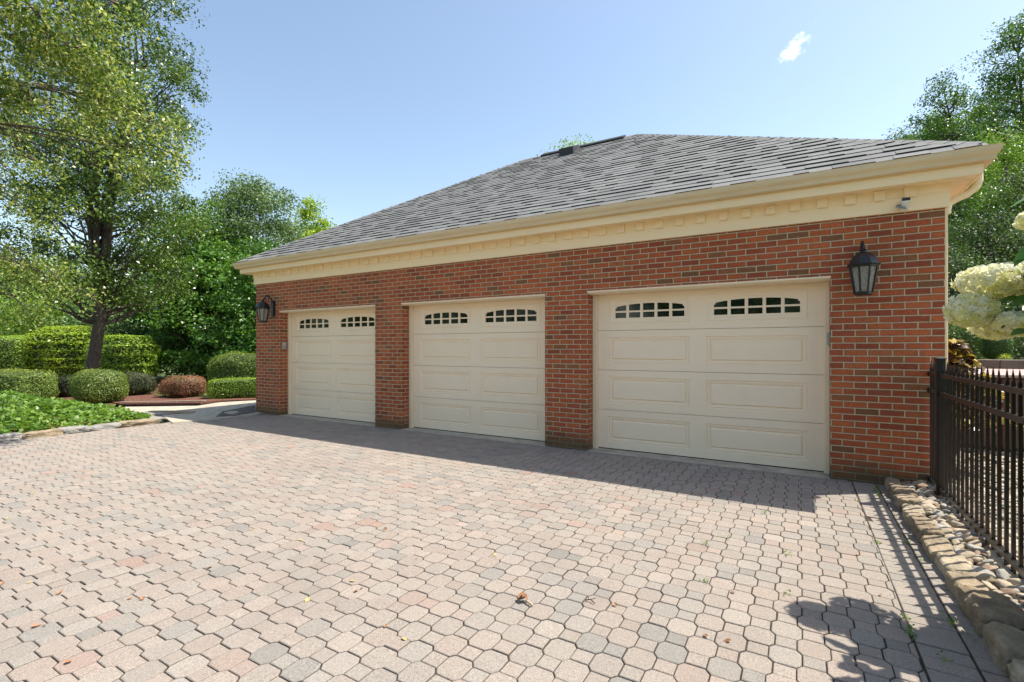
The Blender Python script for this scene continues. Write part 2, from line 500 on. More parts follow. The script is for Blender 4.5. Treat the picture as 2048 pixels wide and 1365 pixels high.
def cream(name, col, dirt=.35, ds=(1, 1, 6), grain=0):
    m, k, p, o = newmat(name); pos = objco(k)
    mp = k.n('ShaderNodeMapping'); mp.inputs['Scale'].default_value = ds; k.link(pos, mp.inputs[0])
    n1 = k.noise(mp.outputs[0], 1.4, 6, .65)
    c = k.mix(k.m('MULTIPLY', k.ramp(n1, [(.5, 0.), (.78, 1.)]), dirt), col, tuple(x * y for x, y in zip(col, (.72, .68, .60))))
    k.link(c, p.inputs['Base Color']); p.inputs['Roughness'].default_value = .48
    if grain:
        mg = k.n('ShaderNodeMapping'); mg.inputs['Scale'].default_value = (2.5, 2.5, 60); k.link(pos, mg.inputs[0])
        bump(k, p, k.noise(mg.outputs[0], 3, 5, .6), grain)
    else:
        bump(k, p, k.noise(pos, 4, 3), .004)
    return m


CREAM = cream('cream_trim_paint', (.97, .77, .48))
DOORC = cream('door_paint', (.97, .78, .56), .22, (1, 1, 1), .0012)
JAMBC = cream('jamb_paint', (.90, .74, .52), .3, (4, 4, 1))
GUTC = cream('gutter_paint', (.74, .57, .34), .6, (.8, .8, 9))
BLACK = plain('black_iron', (.012, .011, .012), .35, .3, 20, 0, .0006, 200, .5)
IRONB = plain('fence_paint', (.016, .013, .012), .3, .3, 30, 0, 0, 60, .6)
DARKG = plain('dark_rubber', (.015, .015, .014), .7)
CONC = plain('concrete', (.42, .37, .29), .9, .28, 5, bmp=.004, bscale=90)
SOIL = plain('soil', (.12, .10, .08), .95, .5, 12, bmp=.02, bscale=50)
MULCH = None


def shingle_material():
    m, k, p, o = newmat('asphalt_shingle'); pos = objco(k)
    a = k.n('ShaderNodeAttribute', attribute_name='tint').outputs['Fac']
    c = k.ramp(a, [(0, (.022, .022, .022)), (.2, (.125, .125, .122)), (.7, (.185, .185, .178)), (1, (.225, .223, .214))])
    c = k.mix(.7, c, k.ramp(k.noise(pos, 230, 2, .8), [(.3, .55), (.7, 1.45)]), 'MULTIPLY')
    c = k.mix(.6, c, k.ramp(k.noise(pos, 1.3, 4, .6), [(.3, .72), (.7, 1.2)]), 'MULTIPLY')
    k.link(c, p.inputs['Base Color']); p.inputs['Roughness'].default_value = .9
    bump(k, p, k.noise(pos, 300, 2), .002)
    return m


SHING = shingle_material()


def paver_material():
    m, k, p, o = newmat('concrete_paver'); pos = objco(k)
    a = k.n('ShaderNodeAttribute', attribute_name='tint').outputs['Fac']
    b = k.n('ShaderNodeAttribute', attribute_name='shade').outputs['Fac']
    c = k.ramp(a, [(0, (.29, .27, .24)), (.25, (.36, .325, .28)), (.45, (.405, .35, .295)), (.65, (.42, .345, .285)), (.85, (.425, .33, .27)), (.95, (.42, .31, .255)), (1, (.42, .29, .225))])
    c = k.mix(1.0, c, k.ramp(b, [(0, .62), (1, .81)]), 'MULTIPLY')
    sp = k.noise(pos, 300, 2, .8)
    c = k.mix(.9, c, k.ramp(sp, [(.28, .35), (.5, 1.), (.72, 1.75)]), 'MULTIPLY')
    s2 = k.noise(pos, 70, 3, .7); c = k.mix(.5, c, k.ramp(s2, [(.3, .65), (.7, 1.3)]), 'MULTIPLY')
    # worn, dirty patches
    st = k.noise(pos, .9, 6, .65, .3)
    c = k.mix(k.m('MULTIPLY', k.ramp(st, [(.52, 0.), (.74, 1.)]), .45), c, (.19, .165, .145))
    st2 = k.noise(pos, 2.7, 5, .7)
    c = k.mix(k.m('MULTIPLY', k.ramp(st2, [(.56, 0.), (.72, 1.)]), .35), c, (.22, .19, .16))
    sx = k.n('ShaderNodeSeparateXYZ'); k.link(pos, sx.inputs[0])
    ed = k.m('MULTIPLY', k.sstep(k.m('ADD', sx.outputs[0], k.m('MULTIPLY', k.noise(pos, 1.5, 4), .8)), .2, 1.15), .28)
    c = k.mix(ed, c, (.20, .175, .14))
    k.link(c, p.inputs['Base Color']); p.inputs['Roughness'].default_value = .85
    bump(k, p, k.m('ADD', sp, s2), .0022)
    return m


PAVER = paver_material()


def joint_material():
    m, k, p, o = newmat('joint_sand'); pos = objco(k)
    c = k.mix(k.ramp(k.noise(pos, 30, 4), [(.35, 0.), (.65, 1.)]), (.030, .022, .014), (.065, .048, .032))
    c = k.mix(k.ramp(k.noise(pos, 1.8, 5, .7), [(.56, 0.), (.7, .7)]), c, (.055, .075, .02))
    k.link(c, p.inputs['Base Color']); p.inputs['Roughness'].default_value = 1
    bump(k, p, k.noise(pos, 160, 3), .004)
    return m


JOINT = joint_material()


def ground_material():
    m, k, p, o = newmat('ground_soil_and_grass'); pos = objco(k)
    c = k.mix(k.ramp(k.noise(pos, .5, 6, .7), [(.4, 0.), (.6, 1.)]), (.045, .05, .02), (.07, .10, .025))
    c = k.mix(.5, c, k.ramp(k.noise(pos, 14, 4), [(.3, .5), (.7, 1.4)]), 'MULTIPLY')
    k.link(c, p.inputs['Base Color']); p.inputs['Roughness'].default_value = 1
    bump(k, p, k.noise(pos, 9, 5), .08)
    return m


def mulch_material():
    m, k, p, o = newmat('bark_mulch'); pos = objco(k)
    v = k.n('ShaderNodeTexVoronoi'); v.inputs['Scale'].default_value = 38; k.link(pos, v.inputs['Vector'])
    c = k.ramp(v.outputs['Distance'], [(0, (.26, .11, .065)), (.5, (.17, .065, .04)), (1, (.05, .025, .018))])
    c = k.mix(k.ramp(k.noise(pos, 60, 3), [(.6, 0.), (.7, 1.)]), c, (.45, .28, .19))
    k.link(c, p.inputs['Base Color']); p.inputs['Roughness'].default_value = 1
    bump(k, p, v.outputs['Distance'], .03)
    return m


MULCH = mulch_material()
STONE_TAN = plain('sandstone', (.27, .21, .135), .9, .38, 7, bmp=.012, bscale=28)
STONE_BR2 = plain('sandstone_brown', (.20, .15, .095), .95, .4, 9, bmp=.014, bscale=24)
STONE_T3 = plain('sandstone_pale', (.34, .28, .19), .9, .4, 8, bmp=.014, bscale=26)
STONE_GREY = plain('grey_stone', (.26, .245, .22), .9, .3, 9, bmp=.004, bscale=40)
STONE_BROWN = plain('brown_stone', (.26, .18, .115), .85, .3, 9, bmp=.004, bscale=40)
PEBT = plain('pebble_tan', (.37, .30, .21), .8, .25, 14, bmp=.002, bscale=60)
PEBG = plain('pebble_grey', (.31, .29, .25), .8, .25, 14, bmp=.002, bscale=60)
PEBB = plain('pebble_brown', (.25, .17, .11), .8, .3, 14, bmp=.002, bscale=60)


# ================================================================== SETTING
def sm(a, b, x):
    t = max(0., min(1., (x - a) / (b - a))); return t * t * (3 - 2 * t)


def gheight(x, y):
    Z = -ST * x + CT * y; X = CT * x + ST * y   # camera-frame depth / side
    s = sm(.1, .55, X / max(Z, .5)) if Z > 0 else 0
    h = s * (sm(11, 13, Z) * 1.0 + max(0, Z - 14) * .42)
    h = min(h, 14) * sm(9, 12, y)
    hl = sm(26, 90, Z) * 7 * (1 - s)
    return h + hl - .06 + .25 * mnoise.noise(Vector((x * .12, y * .12, 0))) * sm(16, 30, abs(Z) + 0 * X)


mb = MB(); n = 110
def gpos(i): t = (i / n) * 2 - 1; return (abs(t) ** 1.9) * math.copysign(1, t) * 260
for j in range(n + 1):
    for i in range(n + 1):
        x, y = gpos(i), gpos(j) + 8
        mb.v.append((x, y, gheight(x, y)))
for j in range(n):
    for i in range(n):
        a = j * (n + 1) + i; mb.f.append((a, a + 1, a + n + 2, a + n + 1)); mb.mi.append(0)
tag(put('ground', mb, ground_material(), smooth=True), kind='structure')

# ---- driveway of octagon-and-rectangle pavers
PXX, PYY = .1122, .1172
A_, a_, B_, b_ = .0672, .045, .0725, .0447
X_SEAM, X_LEFT, Y_WALL, Y_NEAR = .462, -10.15, 6.175, -2.2


def clip_poly(poly, f):
    out = []
    for i in range(len(poly)):
        p, q = poly[i], poly[(i + 1) % len(poly)]; fp, fq = f(p), f(q)
        if fp >= 0: out.append(p)
        if fp * fq < 0:
            t = fp / (fp - fq); out.append((p[0] + (q[0] - p[0]) * t, p[1] + (q[1] - p[1]) * t))
    return out


tv, tf, tt, ts = [], [], [], []


def add_tile(poly, tint, shade, gap=.0034, ch=.0035, zt=0.0, tilt=(0, 0)):
    if len(poly) < 3: return
    cx = sum(p[0] for p in poly) / len(poly); cy = sum(p[1] for p in poly) / len(poly)
    ar = sum(poly[i][0] * poly[(i + 1) % len(poly)][1] - poly[(i + 1) % len(poly)][0] * poly[i][1] for i in range(len(poly))) / 2
    if ar < 0: poly = poly[::-1]; ar = -ar
    if ar < .0006: return
    def inset(d):
        o = []
        for x, y in poly:
            L = math.hypot(x - cx, y - cy); s = max(.2, 1 - d * 1.15 / L); o.append((cx + (x - cx) * s, cy + (y - cy) * s))
        return o
    n = len(poly); o = len(tv)
    zz = lambda x, y, b: b + zt + tilt[0] * (x - cx) + tilt[1] * (y - cy)
    for ring, z in ((inset(gap), -.03), (inset(gap), -ch * .8), (inset(gap + ch), 0)):
        for x, y in ring: tv.append((x, y, zz(x, y, z)))
    for r in range(2):
        for i in range(n): tf.append((o + r * n + i, o + r * n + (i + 1) % n, o + (r + 1) * n + (i + 1) % n, o + (r + 1) * n + i))
    tf.append(tuple(o + 2 * n + i for i in range(n)))
    tt.extend([tint] * (3 * n)); ts.extend([shade] * (3 * n))


def tcol():
    r = random.random()
    if r < .10: return random.uniform(.12, .3)
    if r < .975: return random.gauss(.54, .105)
    return random.uniform(.8, 1)


nx0 = int((X_LEFT - .054) / PXX) - 1; nx1 = int((X_SEAM - .054) / PXX) + 2
ny0 = int((Y_NEAR - 3.1) / PYY); ny1 = int((Y_WALL - 3.1) / PYY) + 2
ptint = {}
for i in range(nx0, nx1):
    for j in range(ny0, ny1):
        cx, cy = .054 + i * PXX, 3.10 + j * PYY
        jx, jy = random.gauss(0, .0008), random.gauss(0, .0008)
        octa = (i + j) % 2 == 0
        if octa:
            poly = [(-a_, -B_), (a_, -B_), (A_, -b_), (A_, b_), (a_, B_), (-a_, B_), (-A_, b_), (-A_, -b_)]; t = tcol(); ptint[(i, j)] = t
        else:
            poly = [(-a_, -b_), (a_, -b_), (a_, b_), (-a_, b_)]
            t = ptint.get((i - 1, j), None); t = tcol() if t is None or random.random() < .25 else min(1, max(0, t + random.gauss(0, .05)))
        poly = [(cx + x + jx, cy + y + jy) for x, y in poly]
        xc = X_SEAM + .004 * math.sin(cy * 2)
        poly = clip_poly(poly, lambda p: xc - p[0]); poly = clip_poly(poly, lambda p: p[0] - X_LEFT) if poly else poly
        lim = Y_WALL - .10
        poly = clip_poly(poly, lambda p: lim - p[1]) if poly else poly
        add_tile(poly, t, min(1, max(0, random.gauss(.5, .17))), zt=random.gauss(0, .0011), tilt=(random.gauss(0, .007), random.gauss(0, .007)))
# soldier row of small rectangles along the garage
x = X_LEFT
while x < X_SEAM - .02:
    x2 = min(x + .098, X_SEAM)
    add_tile([(x, Y_WALL - .10), (x2, Y_WALL - .10), (x2, Y_WALL - .003), (x, Y_WALL - .003)], tcol() * .7, random.gauss(.4, .15), zt=random.gauss(0, .001)); x = x2
# border course of long pavers on the right and a thin outer strip
y = Y_NEAR
while y < 6.14:
    y2 = y + .105
    add_tile([(X_SEAM + .006, y), (.665, y), (.665, y2), (X_SEAM + .006, y2)], random.uniform(.2, .6), random.uniform(.45, 1), zt=random.gauss(-.002, .0018), tilt=(random.gauss(0, .012), random.gauss(0, .01)))
    add_tile([(.669, y), (.785, y), (.785, y2), (.669, y2)], random.uniform(.2, .6), random.uniform(.35, .95), zt=-.004, tilt=(random.gauss(-.02, .02), random.gauss(0, .02)))
    y = y2
me = bpy.data.meshes.new('driveway'); me.from_pydata(tv, [], tf); me.update()
for nm, arr in (('tint', tt), ('shade', ts)):
    at_ = me.attributes.new(nm, 'FLOAT', 'POINT'); at_.data.foreach_set('value', np.array(arr, dtype=np.float32))
tag(link('driveway', me, PAVER), kind='structure')
mb = MB(); mb.box(X_LEFT - .02, .86, Y_NEAR, 6.178, -.045, -.0075)
tag(put('driveway_joints', mb, JOINT), kind='structure')


def flat_poly(name, pts, z, mat, sub=0, amp=0, kind='structure', thick=.05):
    bm = bmesh.new(); vs = [bm.verts.new((p[0], p[1], z)) for p in pts]; f = bm.faces.new(vs)
    bmesh.ops.triangulate(bm, faces=[f])
    if sub:
        for _ in range(sub): bmesh.ops.subdivide_edges(bm, edges=bm.edges[:], cuts=1, use_grid_fill=True)
        for v in bm.verts:
            if not v.is_boundary: v.co.z += amp * (mnoise.noise(v.co * 1.6) + .4 * mnoise.noise(v.co * 6))
    bm.normal_update()
    if bm.faces[0:1] and sum(f.normal.z for f in bm.faces) < 0: bmesh.ops.reverse_faces(bm, faces=bm.faces[:])
    bd = [e for e in bm.edges if e.is_boundary]
    r = bmesh.ops.extrude_edge_only(bm, edges=bd)
    for v in r['geom']:
        if isinstance(v, bmesh.types.BMVert): v.co.z -= thick
    me = bpy.data.meshes.new(name); bm.to_mesh(me); bm.free()
    return tag(link(name, me, mat), kind=kind)


# garage slab apron under the doors, concrete walk beside the garage, mulch beds, lawn
mb = MB()
for x0 in (-9.218, -5.848, -2.468): mb.box(x0, x0 + 2.745, 6.155, 6.60, -.03, .006)
tag(put('door_apron', mb, CONC, bev=.006), kind='structure')
flat_poly('walkway', [gnd(*p, z=.02) for p in ((575, 780), (512, 801), (440, 805), (395, 812), (250, 814), (238, 823), (318, 826), (345, 846), (430, 838), (512, 829), (575, 815))], .02, CONC)
flat_poly('mulch_bed', [gnd(*p, z=.012) for p in ((190, 800), (250, 795), (330, 793), (430, 797), (512, 790), (560, 790), (512, 800.5), (440, 803), (400, 807), (240, 809))], .03, MULCH, 3, .02)
flat_poly('lawn', [at(150, 14.4), at(590, 14.6), at(640, 22), at(120, 22)], -.02, plain('lawn_grass', (.13, .20, .045), .9, .3, 8, bmp=.03, bscale=60))
flat_poly('planting_bed', [(-10.32, -3), (-10.32, 4.35), (-10.9, 4.75), (-12.4, 5.0), (-14.2, 5.0), (-22, 12), (-34, 8), (-24, -8)], .0, MULCH, 3, .015)
flat_poly('corner_soil', [gnd(432, 836), gnd(446, 826), gnd(511, 813), gnd(511, 827), gnd(470, 834)], .032, SOIL, 3, .03)
flat_poly('gravel_ground', [(.80, -3), (.80, 6.17), (1.21, 6.17), (1.21, 12.5), (6, 12.5), (6, -3)], .02, plain('gravel_base', (.20, .165, .12), .95, .4, 30, bmp=.02, bscale=60), 3, .02)

# ================================================================== GARAGE
XL, XR, YF, YB = -10.037, 1.206, 6.18, 14.62
DO = [(-9.218, -6.475), (-5.849, -3.114), (-2.469, .279)]; DH = 2.152; WT = 2.757 + .05
garage = tag(empty('garage', (-4.415, 6.18, 0)), 'long red brick three bay garage with cream trim and grey hipped roof', 'garage')
mb = MB()
xs = [XL] + [x for d in DO for x in d] + [XR]
for i in range(0, len(xs), 2):
    mb.quad((xs[i], YF, -.05), (xs[i + 1], YF, -.05), (xs[i + 1], YF, DH), (xs[i], YF, DH))
mb.quad((XL, YF, DH), (XR, YF, DH), (XR, YF, WT), (XL, YF, WT))
RV = .19
for a, b in DO:
    mb.quad((a, YF, -.05), (a, YF + RV, -.05), (a, YF + RV, DH), (a, YF, DH))
    mb.quad((b, YF + RV, -.05), (b, YF, -.05), (b, YF, DH), (b, YF + RV, DH))
    mb.quad((a, YF, DH), (a, YF + RV, DH), (b, YF + RV, DH), (b, YF, DH))
for i in range(0, len(xs), 2):
    mb.quad((xs[i], YF + RV, -.05), (xs[i], YF + RV, DH), (xs[i + 1], YF + RV, DH), (xs[i + 1], YF + RV, -.05))
mb.quad((XL, YB, -.05), (XL, YF, -.05), (XL, YF, WT), (XL, YB, WT))
mb.quad((XR, YF, -.05), (XR, YB, -.05), (XR, YB, WT), (XR, YF, WT))
mb.quad((XR, YB, -.05), (XL, YB, -.05), (XL, YB, WT), (XR, YB, WT))
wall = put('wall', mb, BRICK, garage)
me = wall.data; uvl = me.uv_layers.new(name='UVMap')
for pl in me.polygons:
    nx, ny, nz_ = pl.normal
    for li in pl.loop_indices:
        c = me.vertices[me.loops[li].vertex_index].co
        if abs(ny) > .5: u = c.x - XR
        elif nx > 0: u = c.x - XR + (c.y - YF)
        else: u = c.x - XR - (c.y - YF)
        uvl.data[li].uv = (u, c.z + .05 if abs(nz_) < .5 else c.y)
# dark sheet standing in for the unlit inside behind the doors
mb = MB()
mb.box(XL + .3, XR - .3, 6.60, 6.62, -.04, 2.7)
put('interior_dark_sheet', mb, plain('interior_dark', (.03, .03, .03), .9), garage)

# cornice: frieze board, dentil band, soffit, fascia (all one painted trim), dentils as parts
YFZ = 6.148
mb = MB()
mb.extrx([(6.20, 2.745), (YFZ, 2.745), (YFZ, 2.885), (YFZ - .012, 2.893), (YFZ - .012, 2.985), (6.20, 2.985)], XL - .03, XR + .03)
mb.box(XL - .03, XL + .05, 6.21, YB, 2.745, 2.985)
mb.box(XR - .05, XR + .03, 6.21, YB, 2.745, 2.985)
put('frieze', mb, CREAM, garage, bev=.003)
OV = .20; ex0, ex1, ey0, ey1 = XL - OV, XR + OV, YF - OV, YB + OV
mb = MB()
mb.box(ex0, ex1, ey0, YFZ + .01, 2.978, 3.0); mb.box(ex0, XL - .02, YFZ + .02, ey1, 2.978, 3.0); mb.box(XR + .02, ex1, YFZ + .02, ey1, 2.978, 3.0)
put('soffit', mb, CREAM, garage)
mb = MB()
T = .022
mb.extrx([(ey0 - T, 2.968), (ey0, 2.968), (ey0, 3.16), (ey0 - T, 3.16), (ey0 - T, 3.062), (ey0 - T - .004, 3.058)], ex0 - T, ex1 + T)
mb.box(ex0 - T, ex0, ey0 + .002, ey1, 2.968, 3.16); mb.box(ex1, ex1 + T, ey0 + .002, ey1, 2.968, 3.16)
mb.box(ex0, ex1, ey1, ey1 + T, 2.968, 3.16)
put('fascia', mb, CREAM, garage, bev=.003)
# moulding under the gutter & ogee gutter mitred round the corners
def ring_profile(mb, prof, xa, xb, ya, yb):
    """prof: list of (outward distance, z); mitred around the rectangle"""
    n = len(prof); o = len(mb.v)
    for cx, cy, sx, sy in ((xa, ya, -1, -1), (xb, ya, 1, -1), (xb, yb, 1, 1), (xa, yb, -1, 1)):
        for d, z in prof: mb.v.append((cx + sx * d, cy + sy * d, z))
    for c in range(4):
        for i in range(n):
            a = o + c * n; b = o + ((c + 1) % 4) * n
            mb.f.append((a + i, b + i, b + (i + 1) % n, a + (i + 1) % n)); mb.mi.append(0)
G0 = T
mb = MB()
gp = [(G0, 3.066), (G0 + .062, 3.066), (G0 + .070, 3.072), (G0 + .072, 3.095), (G0 + .080, 3.112), (G0 + .094, 3.128), (G0 + .102, 3.148), (G0 + .104, 3.178), (G0 + .108, 3.186),
      (G0 + .100, 3.188), (G0 + .096, 3.172), (G0 + .060, 3.160), (G0, 3.160)]
ring_profile(mb, gp, ex0, ex1, ey0, ey1)
for xj in (-7.2, -4.1, -1.0):   # lap joints
    mb.extrx([(ey0 - G0 - .0735, 3.072), (ey0 - G0 - .0765, 3.095), (ey0 - G0 - .084, 3.114), (ey0 - G0 - .097, 3.130), (ey0 - G0 - .1055, 3.150), (ey0 - G0 - .107, 3.18), (ey0 - G0 - .09, 3.15), (ey0 - G0 - .07, 3.10)], xj, xj + .03)
put('gutter', mb, GUTC, garage)
# dentils
mb = MB(); dd = MB(); dd.box(-.047, .047, -.022, 0, -.100, 0)
dme = dd.mesh('dentil'); first = None; kx = 0
xd = .934
while xd > XL + .02:
    if first is None:
        o = bpy.data.objects.new('dentil', dme); dme.materials.append(CREAM); bv = o.modifiers.new('b', 'BEVEL'); bv.width = .003; first = o
    else: o = first.copy()
    COL.objects.link(o); o.parent = garage; o.location = Vector((xd + .0, YFZ - .0125, 2.9775)) - garage.location + Vector((random.gauss(0, .003), 0, random.gauss(0, .0015))); o.rotation_euler = (0, random.gauss(0, .008), 0)
    xd -= .2440
# roof
EZ, RZ, SP = 3.185, 6.0, 4.54
ax0, ax1, ay0, ay1 = ex0 - .11, ex1 + .11, ey0 - .11, ey1 + .11
rx0, rx1, ryy = ax0 + SP, ax1 - SP, ay0 + SP
SL = (RZ - EZ) / SP
mb = MB()
e = [(ax0 + .04, ay0 + .04, EZ - .01), (ax1 - .04, ay0 + .04, EZ - .01), (ax1 - .04, ay1 - .04, EZ - .01), (ax0 + .04, ay1 - .04, EZ - .01), (rx0, ryy, RZ - .012), (rx1, ryy, RZ - .012)]
ry2 = ay1 - SP
e += [(rx0, ry2, RZ - .012), (rx1, ry2, RZ - .012)]
mb.add(e, [(0, 1, 5, 4), (1, 2, 7, 5), (2, 3, 6, 7), (3, 0, 4, 6), (4, 5, 7, 6)])
roof = put('roof', mb, SHING, garage)
sv, sf, st_, tb_ = [], [], [], []
def shingles(face):
    """face: origin corner, along-eave dir, up-slope dir(horizontal), length"""
    (ox, oy), (dx_, dy_), (ux, uy), Lg, seed = face
    rd = random.Random(seed); ncs = 31; step = SP / ncs
    nrm = Vector((-ux * SL, -uy * SL, 1)).normalized()
    for r in range(ncs):
        s0, s1 = r * step, (r + 1.12) * step
        x = s0 - rd.random() * .3
        while x < Lg - s0:
            wd = rd.uniform(.12, .30); hi = rd.random() < .5
            xa, xb = max(x, s0 + .07), min(x + wd, Lg - s0 - .07); x += wd
            if xb - xa < .015: continue
            hgt_ = .0165 if hi else .009
            xa2, xb2 = max(xa, s1 + .07), min(xb, Lg - s1 - .07)
            if xb2 < xa2: xa2 = xb2 = (xa + xb) / 2 if s1 < Lg / 2 else Lg / 2
            t = min(1, max(.2, rd.gauss(.55 if hi else .62, .12)))
            q = []
            for (aa, ss, hh) in ((xa, s0, hgt_), (xb, s0, hgt_), (xb2, s1, 0), (xa2, s1, 0), (xa, s0, -.004), (xb, s0, -.004)):
                P = Vector((ox + dx_ * aa + ux * ss, oy + dy_ * aa + uy * ss, EZ + SL * ss)) + nrm * hh; q.append(tuple(P))
            o = len(sv); sv.extend(q); st_.extend([t, t, t, t, t, t]); tb_.append(len(sv))
            sf.append((o, o + 1, o + 2, o + 3)); sf.append((o + 4, o, o + 3)); sf.append((o + 1, o + 5, o + 2))
            o2 = len(sv); sv.extend([q[4], q[5], q[1], q[0]]); st_.extend([0, 0, 0, 0]); sf.append((o2, o2 + 1, o2 + 2, o2 + 3))  # butt faces near black: the shade under each course is put into colour
shingles(((ax0, ay0), (1, 0), (0, 1), ax1 - ax0, 3))
shingles(((ax1, ay0), (0, 1), (-1, 0), ay1 - ay0, 4))
shingles(((ax0, ay1), (0, -1), (1, 0), ay1 - ay0, 5))
me = bpy.data.meshes.new('shingles'); me.from_pydata(sv, [], sf); me.update()
a2 = me.attributes.new('tint', 'FLOAT', 'POINT'); a2.data.foreach_set('value', np.array(st_, dtype=np.float32))
link('shingles', me, SHING, roof)
CAPM = plain('cap_shingle', (.18, .178, .17), .9, .3, 12, bmp=.003, bscale=250)
def caps(p0, p1, na, nb, nm, w=.13):
    """overlapping folded cap shingles from p0 (low) to p1 (high); na, nb = normals of both slopes"""
    p0, p1 = Vector(p0), Vector(p1); d = (p1 - p0); L = d.length; d.normalize(); mb = MB()
    na, nb = Vector(na).normalized(), Vector(nb).normalized(); upv = (na + nb).normalized()
    sa = na.cross(d).normalized(); sb = d.cross(nb).normalized()
    if sa.dot(nb) > 0: sa = -sa
    if sb.dot(na) > 0: sb = -sb
    n = int(L / .145)
    for i in range(n):
        s = p0 + d * (L * i / n); e_ = p0 + d * (L * (i + 1.15) / n)
        lift, low = .008, .003
        ws = w * random.uniform(.94, 1.04)
        A = [s + sa * ws + upv * lift, s + upv * (lift + .007), s + sb * ws + upv * lift]
        B = [e_ + sa * ws + upv * low, e_ + upv * (low + .006), e_ + sb * ws + upv * low]
        C = [v - upv * .03 for v in A]
        mb.add(A + B + C, [(0, 1, 4, 3), (1, 2, 5, 4), (6, 7, 1, 0), (7, 8, 2, 1), (6, 0, 3), (2, 8, 5)])
    return put(nm, mb, CAPM, roof)
nF, nR_, nL = (0, -SL, 1), (SL, 0, 1), (-SL, 0, 1)
caps((ax1 - .09, ay0 + .09, EZ + .09 * SL), (rx1, ryy, RZ), nF, nR_, 'hip_cap'); caps((ax0 + .09, ay0 + .09, EZ + .09 * SL), (rx0, ryy, RZ), nL, nF, 'hip_cap')
caps((rx0, ryy, RZ), (rx1, ryy, RZ), nF, (0, SL, 1), 'ridge_cap', .14)
mb = MB(); RVX0, RVX1 = -5.28, -3.28
mb.extrx([(ryy - .16, RZ - .075), (ryy - .16, RZ - .048), (ryy, RZ + .052), (ryy + .16, RZ - .048), (ryy + .16, RZ - .075), (ryy, RZ + .02)], RVX0, RVX1)
put('ridge_vent', mb, plain('vent_plastic', (.02, .02, .02), .7), roof)
mb = MB(); vx, vy = -4.42, 9.98; vz = EZ + SL * (vy - ay0)
mb.add([(vx - .17, vy - .18, vz - .12), (vx + .17, vy - .18, vz - .12), (vx + .17, vy + .22, vz + .12), (vx - .17, vy + .22, vz + .12),
        (vx - .17, vy - .20, vz + .055), (vx + .17, vy - .20, vz + .055), (vx + .15, vy + .20, vz + .24), (vx - .15, vy + .20, vz + .24)],
       [(0, 3, 2, 1), (4, 5, 6, 7), (0, 1, 5, 4), (1, 2, 6, 5), (2, 3, 7, 6), (3, 0, 4, 7)])
mb.add([(vx - .24, vy - .24, vz - .14), (vx + .24, vy - .24, vz - .14), (vx + .24, vy + .26, vz + .175), (vx - .24, vy + .26, vz + .175)], [(0, 1, 2, 3)])
put('roof_vent', mb, plain('vent_metal', (.03, .03, .032), .6), roof, bev=.008)

# door trim: head board and jambs (three openings)
for a, b in DO:
    mb = MB()
    mb.extrx([(YF - .003, 2.136), (YF + .03, 2.118), (6.405, 2.118), (6.405, 2.156), (YF - .005, 2.156), (YF - .005, 2.143)], a - .004, b + .004)
    mb.box(a, a + .057, YF + RV - .006, 6.50, .004, 2.117); mb.box(a + .057, a + .066, 6.395, 6.414, .004, 2.117)
    mb.box(b - .042, b, YF + RV - .006, 6.50, .004, 2.117); mb.box(b - .052, b - .042, 6.395, 6.414, .004, 2.117)
    put('door_frame', mb, JAMBC, garage, bev=.002)

# one sectional door (built for the right bay, copied to the other two)
DX0, DX1, DY = -2.413, .238, 6.42
door = None
mb = MB(); secs = [(.018, .5455), (.5455, 1.087), (1.087, 1.6265), (1.6265, 2.14)]
def ringed(mb, r0, steps):
    """steps: (inset, y offset) rings inward from rectangle r0 (x0,x1,z0,z1)"""
    prev = None
    for ins, dyy in steps:
        x0, x1, z0, z1 = r0[0] + ins, r0[1] - ins, r0[2] + ins, r0[3] - ins
        c = [(x0, DY + dyy, z0), (x1, DY + dyy, z0), (x1, DY + dyy, z1), (x0, DY + dyy, z1)]
        if prev is not None:
            o = len(mb.v); mb.v += prev + c
            for i in range(4): mb.f.append((o + i, o + (i + 1) % 4, o + 4 + (i + 1) % 4, o + 4 + i)); mb.mi.append(0)
        prev = c
    return prev
for si, (z0, z1) in enumerate(secs):
    z0b, z1b = z0 + (.0028 if si else 0), z1 - .0028
    if si < 3: pans = [(-2.263, -1.198, z0 + .095, z1 - .093), (-1.004, .077, z0 + .095, z1 - .093)]
    else: pans = [(-2.238, -1.190, 1.724, 2.050), (-.985, .073, 1.724, 2.050)]
    xs2 = [DX0, pans[0][0], pans[0][1], pans[1][0], pans[1][1], DX1]; zs = [z0b, pans[0][2], pans[0][3], z1b]
    for i in range(5):
        for j in range(3):
            if j == 1 and i in (1, 3): continue
            mb.quad((xs2[i], DY, zs[j]), (xs2[i + 1], DY, zs[j]), (xs2[i + 1], DY, zs[j + 1]), (xs2[i], DY, zs[j + 1]))
    # section lip edges
    for z, s in ((z0b, 1), (z1b, -1)):
        if s == 1: mb.quad((DX0, DY, z), (DX0, DY + .006, z - .0012), (DX1, DY + .006, z - .0012), (DX1, DY, z))
        else: mb.quad((DX0, DY, z), (DX1, DY, z), (DX1, DY + .006, z + .0012), (DX0, DY + .006, z + .0012))
    for pn in pans:
        if si < 3:
            c = ringed(mb, pn, [(0, 0), (.006, .011), (.014, .012), (.020, .004), (.036, .007), (.044, .017), (.052, .017), (.066, .002)])
            mb.add(c, [(0, 1, 2, 3)])
        else:
            ringed(mb, pn, [(0, 0), (.004, -.006), (.020, -.006), (.026, .0), (.040, .002), (.044, .006)])
put_door = put('garage_door', mb, DOORC, garage)
door = put_door
mb = MB(); mb.box(DX0, DX1, DY + .004, DY + .035, .002, .0175); put('bottom_seal', mb, DARKG, door)
mb = MB(); mb.box(DX0, DX1, DY + .050, DY + .06, .0175, 2.14); put('door_back', mb, DOORC, door)
GLASS, kk, pp, oo = newmat('dark_window_glass')
